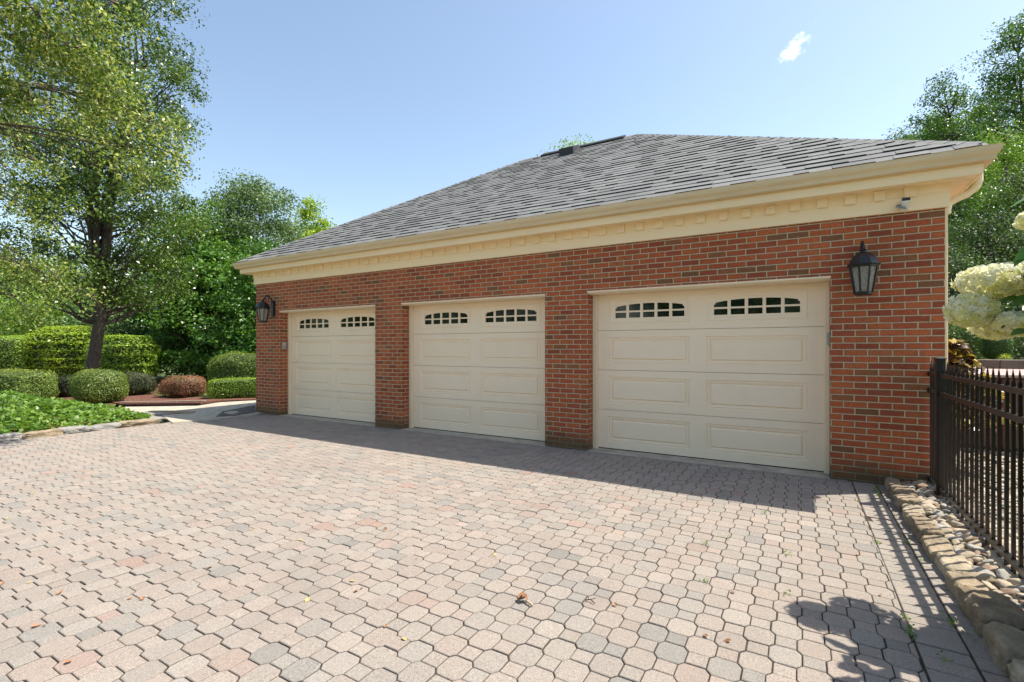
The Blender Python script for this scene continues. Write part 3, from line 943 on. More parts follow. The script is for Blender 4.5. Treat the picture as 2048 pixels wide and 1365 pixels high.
ps = objco(kk); kk.link(kk.ramp(kk.noise(ps, 9, 5, .75), [(.45, (.004, .006, .005)), (.75, (.03, .05, .02))]), pp.inputs['Base Color'])
pp.inputs['Roughness'].default_value = .06; pp.inputs['Specular IOR Level'].default_value = .5
for (x0, x1, z0, z1) in ((-2.194, -1.234, 1.768, 2.006), (-.941, .029, 1.768, 2.006)):
    mb = MB(); ya, yb = DY + .004, DY + .020
    gx0, gx1, gz0, gz1 = x0 + .028, x1 - .028, z0 + .026, 1.982
    zm0, zm1 = 1.867, 1.889; cw = (gx1 - gx0 - 4 * .036) / 5
    mb.box(x0, x1, ya, yb, z0, gz0)
    mb.box(x0, gx0, ya, yb, gz0, z1); mb.box(gx1, x1, ya, yb, gz0, z1)
    for i in range(5):
        a = gx0 + i * (cw + .036); b = a + cw
        if i < 4: mb.box(b, b + .036, ya, yb, gz0, z1)
        mb.box(a, b, ya, yb, zm0, zm1)
        def arch(x):
            q = (x - (gx0 + gx1) / 2) / ((gx1 - gx0) / 2); return gz1 - .040 * q ** 2 * abs(q) ** .4
        pts = [(b, z1), (a, z1)]
        if i == 0: pts += [(a, 1.925), (a + .018, 1.925), (a + .018, 1.942)]; xs3 = [a + .018 + (b - a - .018) * t / 5 for t in range(1, 6)]; pts += [(a + .02, arch(a + .018))]
        elif i == 4: xs3 = [a + (b - a - .018) * t / 5 for t in range(0, 6)]
        else: xs3 = [a + (b - a) * t / 5 for t in range(0, 6)]
        pts += [(x, arch(x)) for x in xs3]
        if i == 4: pts += [(b - .018, 1.925), (b, 1.925)]
        mb.extr(pts, ya, yb)
    put('window_frame', mb, DOORC, door)
    mb = MB(); mb.box(gx0 - .01, gx1 + .01, DY + .022, DY + .028, gz0 - .01, 1.995); put('window_pane', mb, GLASS, door)
copy_tree(door, (DO[1][0] - DO[2][0], 0, 0), garage); copy_tree(door, (DO[0][0] - DO[2][0], 0, 0), garage)

# downspout at the right corner
mb = MB()
mb.tube([(1.475, 6.30, 3.07), (1.475, 6.30, 2.99), (1.455, 6.30, 2.93), (1.39, 6.295, 2.875), (1.31, 6.285, 2.84), (1.252, 6.275, 2.80), (1.236, 6.27, 2.74), (1.236, 6.27, 2.70)], .034, 10)
mb.box(1.209, 1.262, 6.35, 6.43, .05, 2.80)
put('downspout', mb, CREAM, garage, smooth=False)
mb = MB(); mb.box(1.2065, 1.224, 6.19, 6.345, .0, 2.74); put('corner_trim', mb, CREAM, garage)

# ================================================================== WALL LAMPS
LGLASS, kk, pp, oo = newmat('seeded_lamp_glass')
ps = objco(kk); kk.link(kk.ramp(kk.noise(ps, 60, 4, .7), [(.35, (.30, .27, .22)), (.7, (.62, .58, .48))]), pp.inputs['Base Color'])
pp.inputs['Roughness'].default_value = .25; pp.inputs['Transmission Weight'].default_value = .35; pp.inputs['Alpha'].default_value = .8
bump(kk, pp, kk.noise(ps, 90, 2), .003)
def lamp(x, label):
    ly = 5.945; root = tag(empty('wall_lantern', (x, 6.18, 1.92)), label, 'wall lamp', 'black coach lanterns on the garage wall')
    c = (x, ly, 0)
    mb = MB()
    mb.lathe(c, [(.142, 2.205), (.146, 2.213), (.142, 2.222), (.126, 2.226), (.122, 2.245), (.098, 2.292), (.058, 2.325), (.030, 2.338), (.026, 2.352), (.034, 2.362), (.016, 2.375)], 8, .5)
    put('lamp_roof', mb, BLACK, root)
    mb = MB()
    rt, rb, zt_, zb = .118, .078, 2.205, 1.936
    for j in range(8):
        t = 2 * math.pi * (j + .5) / 8; cs, sn = math.cos(t), math.sin(t)
        mb.tube([(c[0] + rt * cs, c[1] + rt * sn, zt_), (c[0] + rb * cs, c[1] + rb * sn, zb)], .0085, 4)
    mb.lathe(c, [(.072, 1.914), (.084, 1.920), (.085, 1.936), (.080, 1.944)], 8, .5)
    mb.lathe(c, [(.117, 2.188), (.126, 2.190), (.128, 2.205)], 8, .5)
    put('lamp_cage', mb, BLACK, root)
    mb = MB(); mb.lathe(c, [(.072, 1.944), (.110, 2.188)], 8, .5); put('lamp_glass', mb, LGLASS, root)
    mb = MB()
    for j in range(3):
        t = 2.1 * j; q = (c[0] + .025 * math.cos(t), c[1] + .025 * math.sin(t), 0)
        mb.lathe(q, [(.010, 1.95), (.010, 2.04), (.007, 2.042), (.009, 2.07), (.002, 2.10)], 8)
    put('lamp_candles', mb, plain('candle_sleeve', (.7, .62, .5), .5), root)
    mb = MB()
    pl = [(-.05, 2.03), (.05, 2.03), (.058, 2.06), (.058, 2.33), (.04, 2.37), (0, 2.385), (-.04, 2.37), (-.058, 2.33), (-.058, 2.06)]
    mb.extr([(x + a, b) for a, b in pl], 6.152, 6.180); mb.extr([(x + a * .7, 2.2 + (b - 2.2) * .8) for a, b in pl], 6.138, 6.152)
    put('back_plate', mb, BLACK, root, bev=.004)
    mb = MB(); pts = []
    for i in range(15):
        t = i / 14 * math.pi * 1.02; pts.append((x, 6.145 - .10 + .10 * math.cos(t) * 1.0 - .0, 2.30 + .165 * math.sin(t)))
    pts = [(x, 6.15, 2.18), (x, 6.147, 2.25)] + pts + [(x, ly, 2.37)]
    mb.tube(pts, .0115, 8)
    sp = []
    for i in range(22):
        t = i / 21; a = t * 2.3 * math.pi; r_ = .062 * (1 - t * .8); sp.append((x, 6.02 + r_ * math.sin(a + .4), 2.395 + r_ * math.cos(a + .4)))
    mb.tube(sp, .008, 6)
    put('scroll_arm', mb, BLACK, root, smooth=True)
    return root
lamp(.542, 'black coach lantern on the brick right of the nearest, widest looking garage door')
lamp(-9.418, 'black coach lantern with scroll arm on the far left corner pier of the garage')

# security camera on the frieze
sc_ = tag(empty('security_camera', (.885, 6.13, 2.82)), 'small white security camera with black face on the cream frieze', 'camera')
mb = MB(); mb.extrx([(6.147, 2.84), (6.10, 2.865), (6.075, 2.86), (6.075, 2.825), (6.12, 2.77), (6.147, 2.75)], .862, .925)
put('camera_body', mb, plain('white_plastic', (.78, .76, .7), .4, .03), sc_, bev=.005)
mb = MB(); mb.box(.862, .928, 6.069, 6.077, 2.834, 2.862); put('lens_cover', mb, plain('black_plastic', (.006, .006, .007), .2), sc_, bev=.003)
mb = MB(); mb.add([(.81, 6.06, 2.785), (.835, 6.147, 2.825), (.90, 6.147, 2.80), (.895, 6.06, 2.75), (.81, 6.05, 2.773), (.835, 6.147, 2.805), (.90, 6.147, 2.78), (.895, 6.05, 2.738)],
                  [(3, 2, 1, 0), (4, 5, 6, 7), (0, 1, 5, 4), (1, 2, 6, 5), (2, 3, 7, 6), (3, 0, 4, 7)])
put('sensor_hood', mb, plain('grey_plastic', (.20, .23, .21), .5, .05), sc_, bev=.004)
# opener keypad on left reveal and a slim box on the right reveal
kp = tag(empty('door_keypad', (-9.21, 6.28, 1.45)), 'pale grey opener keypad on the brick reveal left of the farthest door', 'keypad')
mb = MB(); mb.box(-9.219, -9.188, 6.235, 6.315, 1.365, 1.505); put('keypad_case', mb, plain('keypad_plastic', (.42, .42, .37), .5, .05), kp, bev=.006)
mb = MB(); mb.box(-9.190, -9.184, 6.243, 6.307, 1.375, 1.45); put('keypad_cover', mb, plain('keypad_lid', (.30, .31, .28), .5, .05), kp, bev=.003)
kb = tag(empty('switch_box', (.27, 6.3, 1.45)), 'slim grey box on the right door jamb beside the nearest door', 'switch box')
mb = MB(); mb.box(.258, .2795, 6.25, 6.33, 1.41, 1.56); put('box_case', mb, plain('box_metal', (.33, .34, .31), .5, .05), kb, bev=.004)
mb = MB(); mb.box(.2555, .2585, 6.262, 6.318, 1.43, 1.54); put('box_lid', mb, plain('box_metal_lid', (.28, .29, .27), .5, .05), kb, bev=.001)

# ================================================================== FENCE
FX = 1.09
fence = tag(empty('iron_fence', (FX, 5.76, 0)), 'black iron picket fence with spear tips running forward from the garage corner', 'fence')
for yy in (5.76, 3.36, .96):
    mb = MB(); mb.box(FX - .034, FX + .034, yy - .034, yy + .034, -.02, 1.285)
    mb.box(FX - .040, FX + .040, yy - .040, yy + .040, 1.285, 1.296); mb.lathe((FX, yy, 0), [(.05, 1.296), (.012, 1.308)], 4, .5)
    put('post', mb, IRONB, fence, bev=.003)
for (ya, yb) in ((5.794, 6.17), (3.394, 5.726), (.994, 3.326), (-1.4, .926)):
    for z in (1.140, .978, .118):
        mb = MB(); mb.box(FX - .015, FX + .015, ya, yb, z - .019, z + .017)
        mb.box(FX - .019, FX + .019, ya - .001, ya + .05, z - .023, z + .021)
        if yb > 6: mb.box(FX - .02, FX + .02, yb - .05, yb + .005, z - .024, z + .020)
        put('rail', mb, IRONB, fence)
pk = MB(); h = .0092
pk.box(-h, h, -h, h, .04, 1.18)
pk.add([(-h, -h, 1.18), (h, -h, 1.18), (h, h, 1.18), (-h, h, 1.18), (-.015, -.005, 1.195), (.015, -.005, 1.195), (.015, .005, 1.195), (-.015, .005, 1.195),
        (-.009, -.015, 1.2), (0, 0, 1.27), (-.004, -.004, 1.235), (.004, -.004, 1.235), (.004, .004, 1.235), (-.004, .004, 1.235)],
       [(0, 1, 5, 4), (1, 2, 6, 5), (2, 3, 7, 6), (3, 0, 4, 7), (4, 5, 11, 10), (5, 6, 12, 11), (6, 7, 13, 12), (7, 4, 10, 13), (10, 11, 9), (11, 12, 9), (12, 13, 9), (13, 10, 9)])
pme = pk.mesh('picket'); pme.materials.append(IRONB)
ys = [6.101, 6.009, 5.922, 5.836]; y = 5.64
while y > -1.3:
    if abs(y - 3.36) > .05 and abs(y - .96) > .05: ys.append(y)
    y -= .1172
pf = None
for y in ys:
    o = bpy.data.objects.new('picket', pme) if pf is None else pf.copy(); pf = o
    COL.objects.link(o); o.parent = fence; o.location = Vector((FX, y, random.gauss(0, .002))) - fence.location
    o.rotation_euler = (random.gauss(0, .002), random.gauss(0, .002), math.pi / 2)

# ================================================================== STONES
ORD = ['first', 'second', 'third', 'fourth', 'fifth', 'sixth', 'seventh', 'eighth', 'ninth', 'tenth', 'eleventh', 'twelfth', 'thirteenth', 'fourteenth', 'fifteenth', 'sixteenth',
       'seventeenth', 'eighteenth', 'nineteenth', 'twentieth', 'twenty-first', 'twenty-second', 'twenty-third', 'twenty-fourth']
lens_ = [.30, .34, .26, .24, .30, .22, .34, .30, .26, .38, .30, .34, .42, .36, .3, .4, .4, .4]
y = 6.15
for i, L in enumerate(lens_):
    wdt = random.uniform(.052, .068) if y > 3.6 else random.uniform(.075, .095)
    xr = .735 + (.0 if y > 4.4 else .015) + random.uniform(-.01, .012)
    me = rock_mesh('edging_stone', wdt + .010, L / 2 * 1.0, .060 if y > 3.6 else .085, i + 2, amp=.15, boxy=.95, res=4, crag=.06)
    o = link('edging_stone', me, (STONE_TAN, STONE_BR2, STONE_TAN, STONE_T3)[i % 4], smooth=False)
    o.location = (xr + wdt + .0, y - L / 2, .030 + random.uniform(-.018, .014)); o.rotation_euler = (random.uniform(-.07, .07), random.uniform(-.09, .06), random.uniform(-.12, .12))
    tag(o, 'rough sandstone edging block right of the driveway, %s from the brick wall' % ORD[i], 'edging stone', 'stone edging beside the iron fence')
    y -= L * 1.03
y = 4.42
for i in range(14):
    L = (.62, .42, .36, .46, .5, .4, .44, .5, .38, .46, .42, .5, .44, .4)[i]
    me = rock_mesh('bed_stone', .11, L / 2 * 1.02, .075, i + 40, amp=.22, boxy=.8, res=4, crag=.1)
    o = link('bed_stone', me, STONE_GREY if i % 3 else STONE_TAN)
    o.location = (-10.26 + random.uniform(-.02, .02), y - L / 2, .02 + random.uniform(-.01, .01)); o.rotation_euler = (random.uniform(-.04, .04), random.uniform(-.05, .05), random.uniform(-.06, .06))
    tag(o, 'weathered flat stone edging the leafy bed left of the driveway, %s from the far end' % ORD[i], 'edging stone', 'stones edging the ground cover bed')
    y -= L * .98
for i, (u, v, sx, sy, rz) in enumerate(((268, 833, .34, .16, .5), (300, 829, .42, .14, .9), (340, 826, .45, .13, .7), (292, 838, .3, .2, .2))):
    o = link('flagstone', rock_mesh('flagstone', sx, sy, .035, 60 + i, amp=.15, boxy=.9), STONE_GREY if i % 2 else STONE_TAN)
    p = gnd(u, v, .03); o.location = p; o.rotation_euler = (0, .03, rz)
    tag(o, ['flat grey flagstone nearest the leafy bed tip', 'long thin flagstone in the mulch by the walk', 'dark edged flagstone lying next to the concrete walk', 'tan flagstone at the driveway corner by the leafy bed'][i], 'flagstone', 'flagstones by the walk')
p0, p1 = gnd(240, 808), gnd(412, 805)
mb = MB(); d = (p1 - p0).normalized(); nn = Vector((-d.y, d.x, 0))
for s in range(3):
    a = p0.lerp(p1, s / 3 + .004); b = p0.lerp(p1, (s + 1) / 3 - .004)
    vs = [a - nn * .06, b - nn * .06, b + nn * .06, a + nn * .06]; mb.add([v + Vector((0, 0, -.02)) for v in vs] + [v + Vector((0, 0, .05)) for v in vs], [(0, 3, 2, 1), (4, 5, 6, 7), (0, 1, 5, 4), (1, 2, 6, 5), (2, 3, 7, 6), (3, 0, 4, 7)])
tag(put('timber_edging', mb, plain('weathered_timber', (.22, .17, .13), .9, .3, 10, bmp=.004, bscale=50), bev=.008), 'long weathered timber edging between mulch and walk', 'timber edging')

# river stones: individuals beside the fence, a loose mass beyond it
vars_ = [rock_mesh('river_stone', 1, .8, .5, 80 + i, amp=.22, boxy=.12, res=3) for i in range(7)]
for i, m_ in enumerate(vars_):
    m_.materials.append((PEBT, PEBG, PEBT, PEBB, PEBT, PEBG, PEBT)[i])
    m_.polygons.foreach_set('use_smooth', [True] * len(m_.polygons))
pts = []; tries = 0
while len(pts) < 300 and tries < 40000:
    tries += 1
    yy = random.uniform(2.75, 6.14); xx = random.uniform(.885, 1.24)
    r_ = random.uniform(.024, .048) * (1.0 if yy > 4 else 1.1)
    if all((xx - a) ** 2 + (yy - b) ** 2 > ((r_ + c) * .80) ** 2 for a, b, c in pts): pts.append((xx, yy, r_))
cnames = ['tan', 'grey', 'tan', 'brown', 'tan', 'grey', 'tan']
for xx, yy, r_ in pts:
    i = random.randrange(7); o = bpy.data.objects.new('river_stone', vars_[i]); COL.objects.link(o)
    o.location = (xx, yy, .035 + r_ * .35 + random.uniform(0, .012)); o.scale = (r_ * random.uniform(1.05, 1.5), r_ * 1.05, r_ * random.uniform(.8, 1.2)); o.rotation_euler = (random.uniform(-.5, .5), random.uniform(-.5, .5), random.uniform(0, 6.3))
    tag(o, 'smooth %s river stone in the pebble strip along the iron fence' % cnames[i], 'river stone', 'river stones along the fence')


def scatter_mesh(name, protos, pl, mat):
    """join many small stones in one loose mass; pl = (x,y,z,sx,sy,sz,rz,proto)"""
    V, F, off = [], [], 0
    base = []
    for m_ in protos:
        v = np.array([x.co[:] for x in m_.vertices]); f = np.array([tuple(p.vertices) for p in m_.polygons]); base.append((v, f))
    for x, y, z, a, b, c, rz, i in pl:
        v, f = base[i]; q = v * np.array([a, b, c]); cr_, sr_ = math.cos(rz), math.sin(rz)
        q = np.stack([q[:, 0] * cr_ - q[:, 1] * sr_ + x, q[:, 0] * sr_ + q[:, 1] * cr_ + y, q[:, 2] + z], 1)
        V.append(q); F.append(f + off); off += len(v)
    V = np.concatenate(V); F = np.concatenate(F); n = len(F)
    me = bpy.data.meshes.new(name); me.vertices.add(len(V)); me.vertices.foreach_set('co', V.reshape(-1).astype(np.float32))
    me.loops.add(n * 3); me.loops.foreach_set('vertex_index', F.reshape(-1).astype(np.int32)); me.polygons.add(n); me.polygons.foreach_set('loop_start', np.arange(0, n * 3, 3, dtype=np.int32))
    me.update(calc_edges=True); me.polygons.foreach_set('use_smooth', [True] * n)
    return link(name, me, mat)


low = [rock_mesh('p', 1, .8, .5, 90 + i, amp=.22, boxy=.1, res=2) for i in range(5)]
GRAV, kk, pp, oo = newmat('river_gravel'); oi = kk.n('ShaderNodeNewGeometry').outputs['Random Per Island']
kk.link(kk.ramp(oi, [(0, (.18, .13, .09)), (.25, (.30, .27, .22)), (.6, (.42, .36, .27)), (.85, (.50, .43, .33)), (1, (.30, .17, .12))]), pp.inputs['Base Color']); pp.inputs['Roughness'].default_value = .8
pl = []
for _ in range(5200):
    yy = random.uniform(1.2, 9.5); xx = random.uniform(1.22, 2.6 + .15 * yy)
    if abs(xx - 2) > 3: continue
    s = random.uniform(.022, .045); pl.append((xx, yy, .03 + random.uniform(0, .02), s * 1.2, s, s * .9, random.uniform(0, 6.3), random.randrange(5)))
for _ in range(900):
    yy = random.uniform(.5, 6.15); xx = random.uniform(.90, 1.3); s = random.uniform(.014, .03); pl.append((xx, yy, .028, s * 1.2, s, s * .8, random.uniform(0, 6.3), random.randrange(5)))
tag(scatter_mesh('gravel', low, pl, GRAV), 'loose river gravel behind and under the iron fence', 'gravel', kind='stuff')

# ================================================================== HOT TUB, RETAINING WALL
tub = tag(empty('hot_tub', (2.6, 9.6, 0)), 'square brown hot tub with pale pink cover behind the iron fence', 'hot tub')
TUBM = plain('tub_panel', (.15, .07, .055), .55, .2, 5)
mb = MB()
mb.box(1.55, 3.75, 8.65, 10.8, .08, 1.0); put('tub_body', mb, TUBM, tub, bev=.03)
mb = MB()
for x in (1.545, 2.25, 2.95, 3.63): mb.box(x, x + .10, 8.625, 8.66, .08, .99)
put('corner_posts', mb, plain('tub_trim', (.12, .05, .04), .5, .2), tub, bev=.01)
mb = MB(); mb.box(1.50, 3.80, 8.60, 10.85, 1.003, 1.05); put('tub_cover', mb, plain('tub_vinyl', (.48, .33, .30), .5, .08, 3), tub, bev=.03)
mb = MB(); mb.box(1.6, 3.7, 8.7, 10.75, 0, .08); put('tub_base', mb, DARKG, tub)
rw = MB(); z0 = 0
for r_ in range(5):
    x = .8 + (r_ % 2) * -.2
    while x < 7:
        rw.box(x + .004, x + .396, 12.4 + random.uniform(-.012, .012), 12.75, -.05 + r_ * .245, .19 + r_ * .245); x += .4
tag(put('retaining_wall', rw, plain('block_wall', (.20, .15, .12), .9, .3, 4, bmp=.008, bscale=40), bev=.012), 'low brown block retaining wall behind the hot tub', 'retaining wall')

# ================================================================== GROUND COVER
def region_leaves(name, label, pts, n, size, mat, hfun, seed, up=1.2, kind='stuff', layers=.16):
    rg = np.random.default_rng(seed); xs_ = [p[0] for p in pts]; ys_ = [p[1] for p in pts]
    P = []
    def inside(x, y):
        c = False; j = len(pts) - 1
        for i in range(len(pts)):
            if (pts[i][1] > y) != (pts[j][1] > y) and x < (pts[j][0] - pts[i][0]) * (y - pts[i][1]) / (pts[j][1] - pts[i][1]) + pts[i][0]: c = not c
            j = i
        return c
    while len(P) < n:
        x, y = rg.uniform(min(xs_), max(xs_)), rg.uniform(min(ys_), max(ys_))
        if not inside(x, y): continue
        h = hfun(x, y)
        if h <= 0: continue
        P.append((x, y, max(.03, h - abs(rg.normal()) * layers * h * 2)))
    P = np.array(P); nn = rg.normal(size=(n, 3)) * .5; nn[:, 2] += up
    tint = np.clip(.5 + .3 * clump_noise(P, 3, seed) * .5 + rg.normal(size=n) * .22, 0, 1)
    me = leaves_mesh(name, P, nn, size * rg.uniform(.6, 1.25, n), seed, tint=tint, aspect=.8)
    return tag(link(name, me, ML[mat]), label, 'ground cover', kind=kind)


def bedh(x, y):
    dx_ = -10.33 - x
    if dx_ < -.0: return 0
    dy_ = 4.55 + .0 * x - y
    q = min(dx_, dy_ + .12 * 0)
    if q < 0: return 0
    b = .36 * (1 - math.exp(-q * 1.5)) + .06
    return b * (1 + .38 * mnoise.noise(Vector((x * 2.2, y * 2.2, 0)))) + .02
region_leaves('ground_cover', 'bright green leafy ground cover filling the left bed', [(-10.33, -1.5), (-10.33, 4.3), (-10.7, 4.5), (-15.5, 5.0), (-19, 3.6), (-17, -1.5)], 30000, .088, 'cover', bedh, 5, up=.8, layers=.22)
P = np.stack([RNG.uniform(-20, -10.5, 500), RNG.uniform(2, 12, 500), np.full(500, .06)], 1)
# lawn blades
def blades(name, label, pts, n, h, mat, seed, cat='grass'):
    rg = np.random.default_rng(seed); a, b, c, d_ = [np.array(p[:2]) for p in pts]
    s, t = rg.random(n), rg.random(n); Q = (a * (1 - s)[:, None] + b * s[:, None]) * (1 - t)[:, None] + (d_ * (1 - s)[:, None] + c * s[:, None]) * t[:, None]
    hh = h * rg.uniform(.5, 1.2, n); P = np.stack([Q[:, 0], Q[:, 1], hh * .5 - .02], 1)
    D = rg.normal(size=(n, 3)) * .3; D[:, 2] = 1; nn = rg.normal(size=(n, 3)); nn[:, 2] *= .2
    me = leaves_mesh(name, P, nn, hh, seed, aspect=.12, D=D)
    return tag(link(name, me, ML[mat]), label, cat, kind='stuff')
blades('lawn_blades', 'short mown grass strip behind the mulch bed', [at(150, 14.4), at(590, 14.6), at(640, 22), at(120, 22)], 24000, .07, 'grassy', 3)
# weeds and moss between the border pavers
Q = []
rw_ = random.Random(4)
for _ in range(34):
    xx = rw_.choice([.462, .667, .80, .80, rw_.uniform(.5, .8)]) + rw_.gauss(0, .01); yy = rw_.uniform(2.6, 6.0)
    if rw_.random() < .25: xx, yy = rw_.uniform(-1.5, .4), rw_.uniform(3, 5.9)
    for j in range(rw_.randint(8, 26)): Q.append((xx + rw_.gauss(0, .012), yy + rw_.gauss(0, .022), .006 + abs(rw_.gauss(0, .007))))
Q = np.array(Q); nn = RNG.normal(size=(len(Q), 3)); nn[:, 2] += 1
tag(link('weeds', leaves_mesh('weeds', Q, nn, RNG.uniform(.008, .022, len(Q)), 9), ML['cover']), 'tiny weeds and moss in the paver joints', 'weeds', kind='stuff')

# ================================================================== SHRUBS (left)
def hp(u, zc): return at(u, zc, .0)
def wpx(px, zc): return px * zc / FOC
bush('boxwood_ball', 'round clipped boxwood with tan tips at the end of the leafy bed', 'shrub', hp(200, 12.4), (.54, .54, .43), 'box', 11000, .035, 3.2, 1, depth=.06, rough=.02)
bush('clipped_hedge', 'low blocky hedge directly behind the leafy bed at left edge', 'hedge', hp(-14, 12.3), (1.25, .6, .42), 'box', 16000, .04, 6, 2, depth=.07, rough=.02, rot=TH)
bush('clipped_hedge', 'tall flat topped hedge at the left edge behind the low one', 'hedge', hp(-10, 19.6), (1.75, .8, .95), 'hedge', 20000, .06, 5, 3, depth=.10, rough=.03, rot=TH)
bush('viburnum_shrub', 'big yellow green rounded shrub left of the pear tree trunk', 'shrub', hp(142, 20.0), (1.43, 1.0, 1.13), 'lime', 17000, .085, 3.6, 4, depth=.16, rough=.05, layered=.33, rot=TH, tint_bias=.12)
bush('viburnum_shrub', 'layered bright green shrub right of the pear tree trunk', 'shrub', hp(247, 18.2), (1.05, .9, .95), 'hedge', 15000, .085, 2.8, 5, depth=.16, rough=.05, layered=.36, rot=TH, tint_bias=.08)
bush('shaded_hedge', 'low hedge coloured dark for the pear tree shade left of the boxwood ball', 'hedge', hp(128, 14.0), (.48, .4, .30), 'dark_shaded', 7000, .035, 5, 6, depth=.05, rough=.02, rot=TH)  # tree shade is put into the leaf colour of this hedge
bush('dark_shrub', 'dark purple leaved rounded shrub right of the boxwood ball', 'shrub', hp(270, 14.6), (.52, .5, .34), 'dark_shaded', 8000, .035, 3, 7, depth=.06, rough=.03, tint_bias=.15)
bush('barberry_shrub', 'red leaved barberry shrub standing alone in the mulch', 'shrub', hp(370, 13.7), (.58, .48, .31), 'barberry', 11000, .032, 3.4, 8, depth=.08, rough=.04)
bush('box_hedge', 'low squared bright green box hedge against the garage corner', 'hedge', hp(500, 13.6), (.98, .42, .28), 'hedge', 13000, .032, 7, 9, depth=.04, rough=.01, rot=TH + .25)
bush('privet_hedge', 'rounded tall hedge behind the low box hedge by the garage', 'hedge', hp(510, 16.2), (1.38, .8, .62), 'box', 17000, .05, 3.6, 10, depth=.09, rough=.03, rot=TH, tint_bias=-.05)

# ================================================================== TREES (left)
pb = at(178, 15.0, 0)
tree('pear_tree', 'tall pear tree with leaning dark trunk in the left bed', 'tree', pb,
     [(2.8, 1.2), (3.4, 2.6), (4.8, 2.8), (6.8, 2.85), (9.2, 2.6), (11.4, 2.0), (13.3, 1.4), (14.6, .6)],     .165, 'pear', 500, 74000, .09, seed=11,
     lean=(1.0, .6), csig=.30, nlimb=130, stems=6, up=.5, outer=.5, gapk=.22, ellip=(1, .8))


def spray_tree(name, label, base, blobs, nleaf, lsize, mat, seed, trunk_r=.16, tint_bias=0):
    """tree whose long limbs reach to given foliage masses: blobs (centre, half sizes, clusters)"""
    rg = np.random.default_rng(seed); rd = random.Random(seed)
    root = tag(empty(name, base), label, 'tree'); C = []
    mb = MB(); top = Vector((base[0] + .3, base[1] + .1, 10)); base = Vector(base)
    ax = lambda h: base.lerp(top, h / 10)
    mb.tube([ax(10 * i / 8) for i in range(9)], [trunk_r * (1.3 if i == 0 else 1 - .85 * i / 8) for i in range(9)], 10)
    for cen, hf, ncl in blobs:
        cen = Vector(cen); s0 = ax(min(9.6, max(2.2, cen.z * .9 + rd.uniform(.2, 2.2)))); pts = []; wv = Vector((rd.gauss(0, .35), rd.gauss(0, .35), rd.gauss(0, .2)))
        far_ = cen + (cen - s0).normalized() * max(hf) * .5
        for i in range(8):
            t = i / 7; p = s0.lerp(far_, t); p.z += math.sin(t * math.pi) * .25; pts.append(p + wv * math.sin(t * math.pi) + Vector((rd.gauss(0, .05), rd.gauss(0, .05), rd.gauss(0, .04))))
        mb.tube(pts, [.02 * (1 - .85 * i / 7) for i in range(8)], 6, cap=False)
        for _ in range(ncl):
            while True:
                q = rg.uniform(-1, 1, 3)
                if (q ** 2).sum() < 1: break
            # droop towards the tips
            p = cen + Vector((q[0] * hf[0], q[1] * hf[1], q[2] * hf[2]))
            C.append(p); e = pts[rd.randint(3, 7)]
            if rd.random() < .6:
                m_ = e.lerp(p, .5) + Vector((0, 0, .12)); mb.tube([e, m_, p, p + Vector((rd.gauss(0, .1), rd.gauss(0, .1), -.2))], [.014, .009, .005, .003], 4, cap=False)
    put('trunk', mb, BARK, root, smooth=True)
    cs = np.array([tuple(c) for c in C]); per = nleaf // len(cs); idx = np.repeat(np.arange(len(cs)), per)
    P = cs[idx] + rg.normal(size=(len(idx), 3)) * np.array([.14, .14, .15]) * rg.uniform(.6, 1.3, len(cs))[idx][:, None]
    nn = rg.normal(size=(len(idx), 3)); nn[:, 2] += .35
    D = rg.normal(size=(len(idx), 3)) * .7; D[:, 2] -= .8
    tint = np.clip(.5 + tint_bias + (rg.random(len(cs))[idx] - .5) * .35 + rg.normal(size=len(idx)) * .3, 0, 1)
    link('crown', leaves_mesh('crown', P, nn, lsize * rg.uniform(.55, 1.35, len(idx)), seed, tint=tint, aspect=.62, D=D), ML[mat], root)
    return root


def cb(u, v, zc, ru, rv, rz=.5, n=20):
    r = cray(u, v); return ((r.x * zc, r.y * zc, CAM_H + r.z * zc), (ru * zc / FOC, max(rz, ru * zc / FOC * .6), rv * zc / FOC), n)
bl = [cb(30, 50, 6.0, 90, 60, n=22), cb(120, 100, 6.4, 85, 45, n=20), cb(205, 175, 6.8, 75, 45, n=19), cb(275, 255, 7.0, 55, 50, n=14), cb(40, 190, 6.8, 80, 50, n=11),
      cb(320, 320, 7.2, 40, 45, n=8), cb(30, 300, 7.4, 90, 60, n=15), cb(170, 270, 7.6, 60, 50, n=9), cb(50, 410, 7.8, 90, 60, n=12), cb(20, 520, 8.2, 80, 50, n=11), cb(90, 560, 8.4, 70, 40, n=10),
      cb(20, 620, 8.6, 80, 35, n=10), cb(230, 340, 7.8, 50, 50, n=8), cb(150, 590, 9.0, 50, 25, n=6), cb(-60, 150, 6.5, 80, 140, n=24), cb(190, 20, 6.0, 90, 40, n=16)]
spray_tree('overhanging_tree', 'foreground tree whose yellowing branches hang in at the upper left', (-11.6, .6, 0), bl, 20000, .053, 'birch', 21)

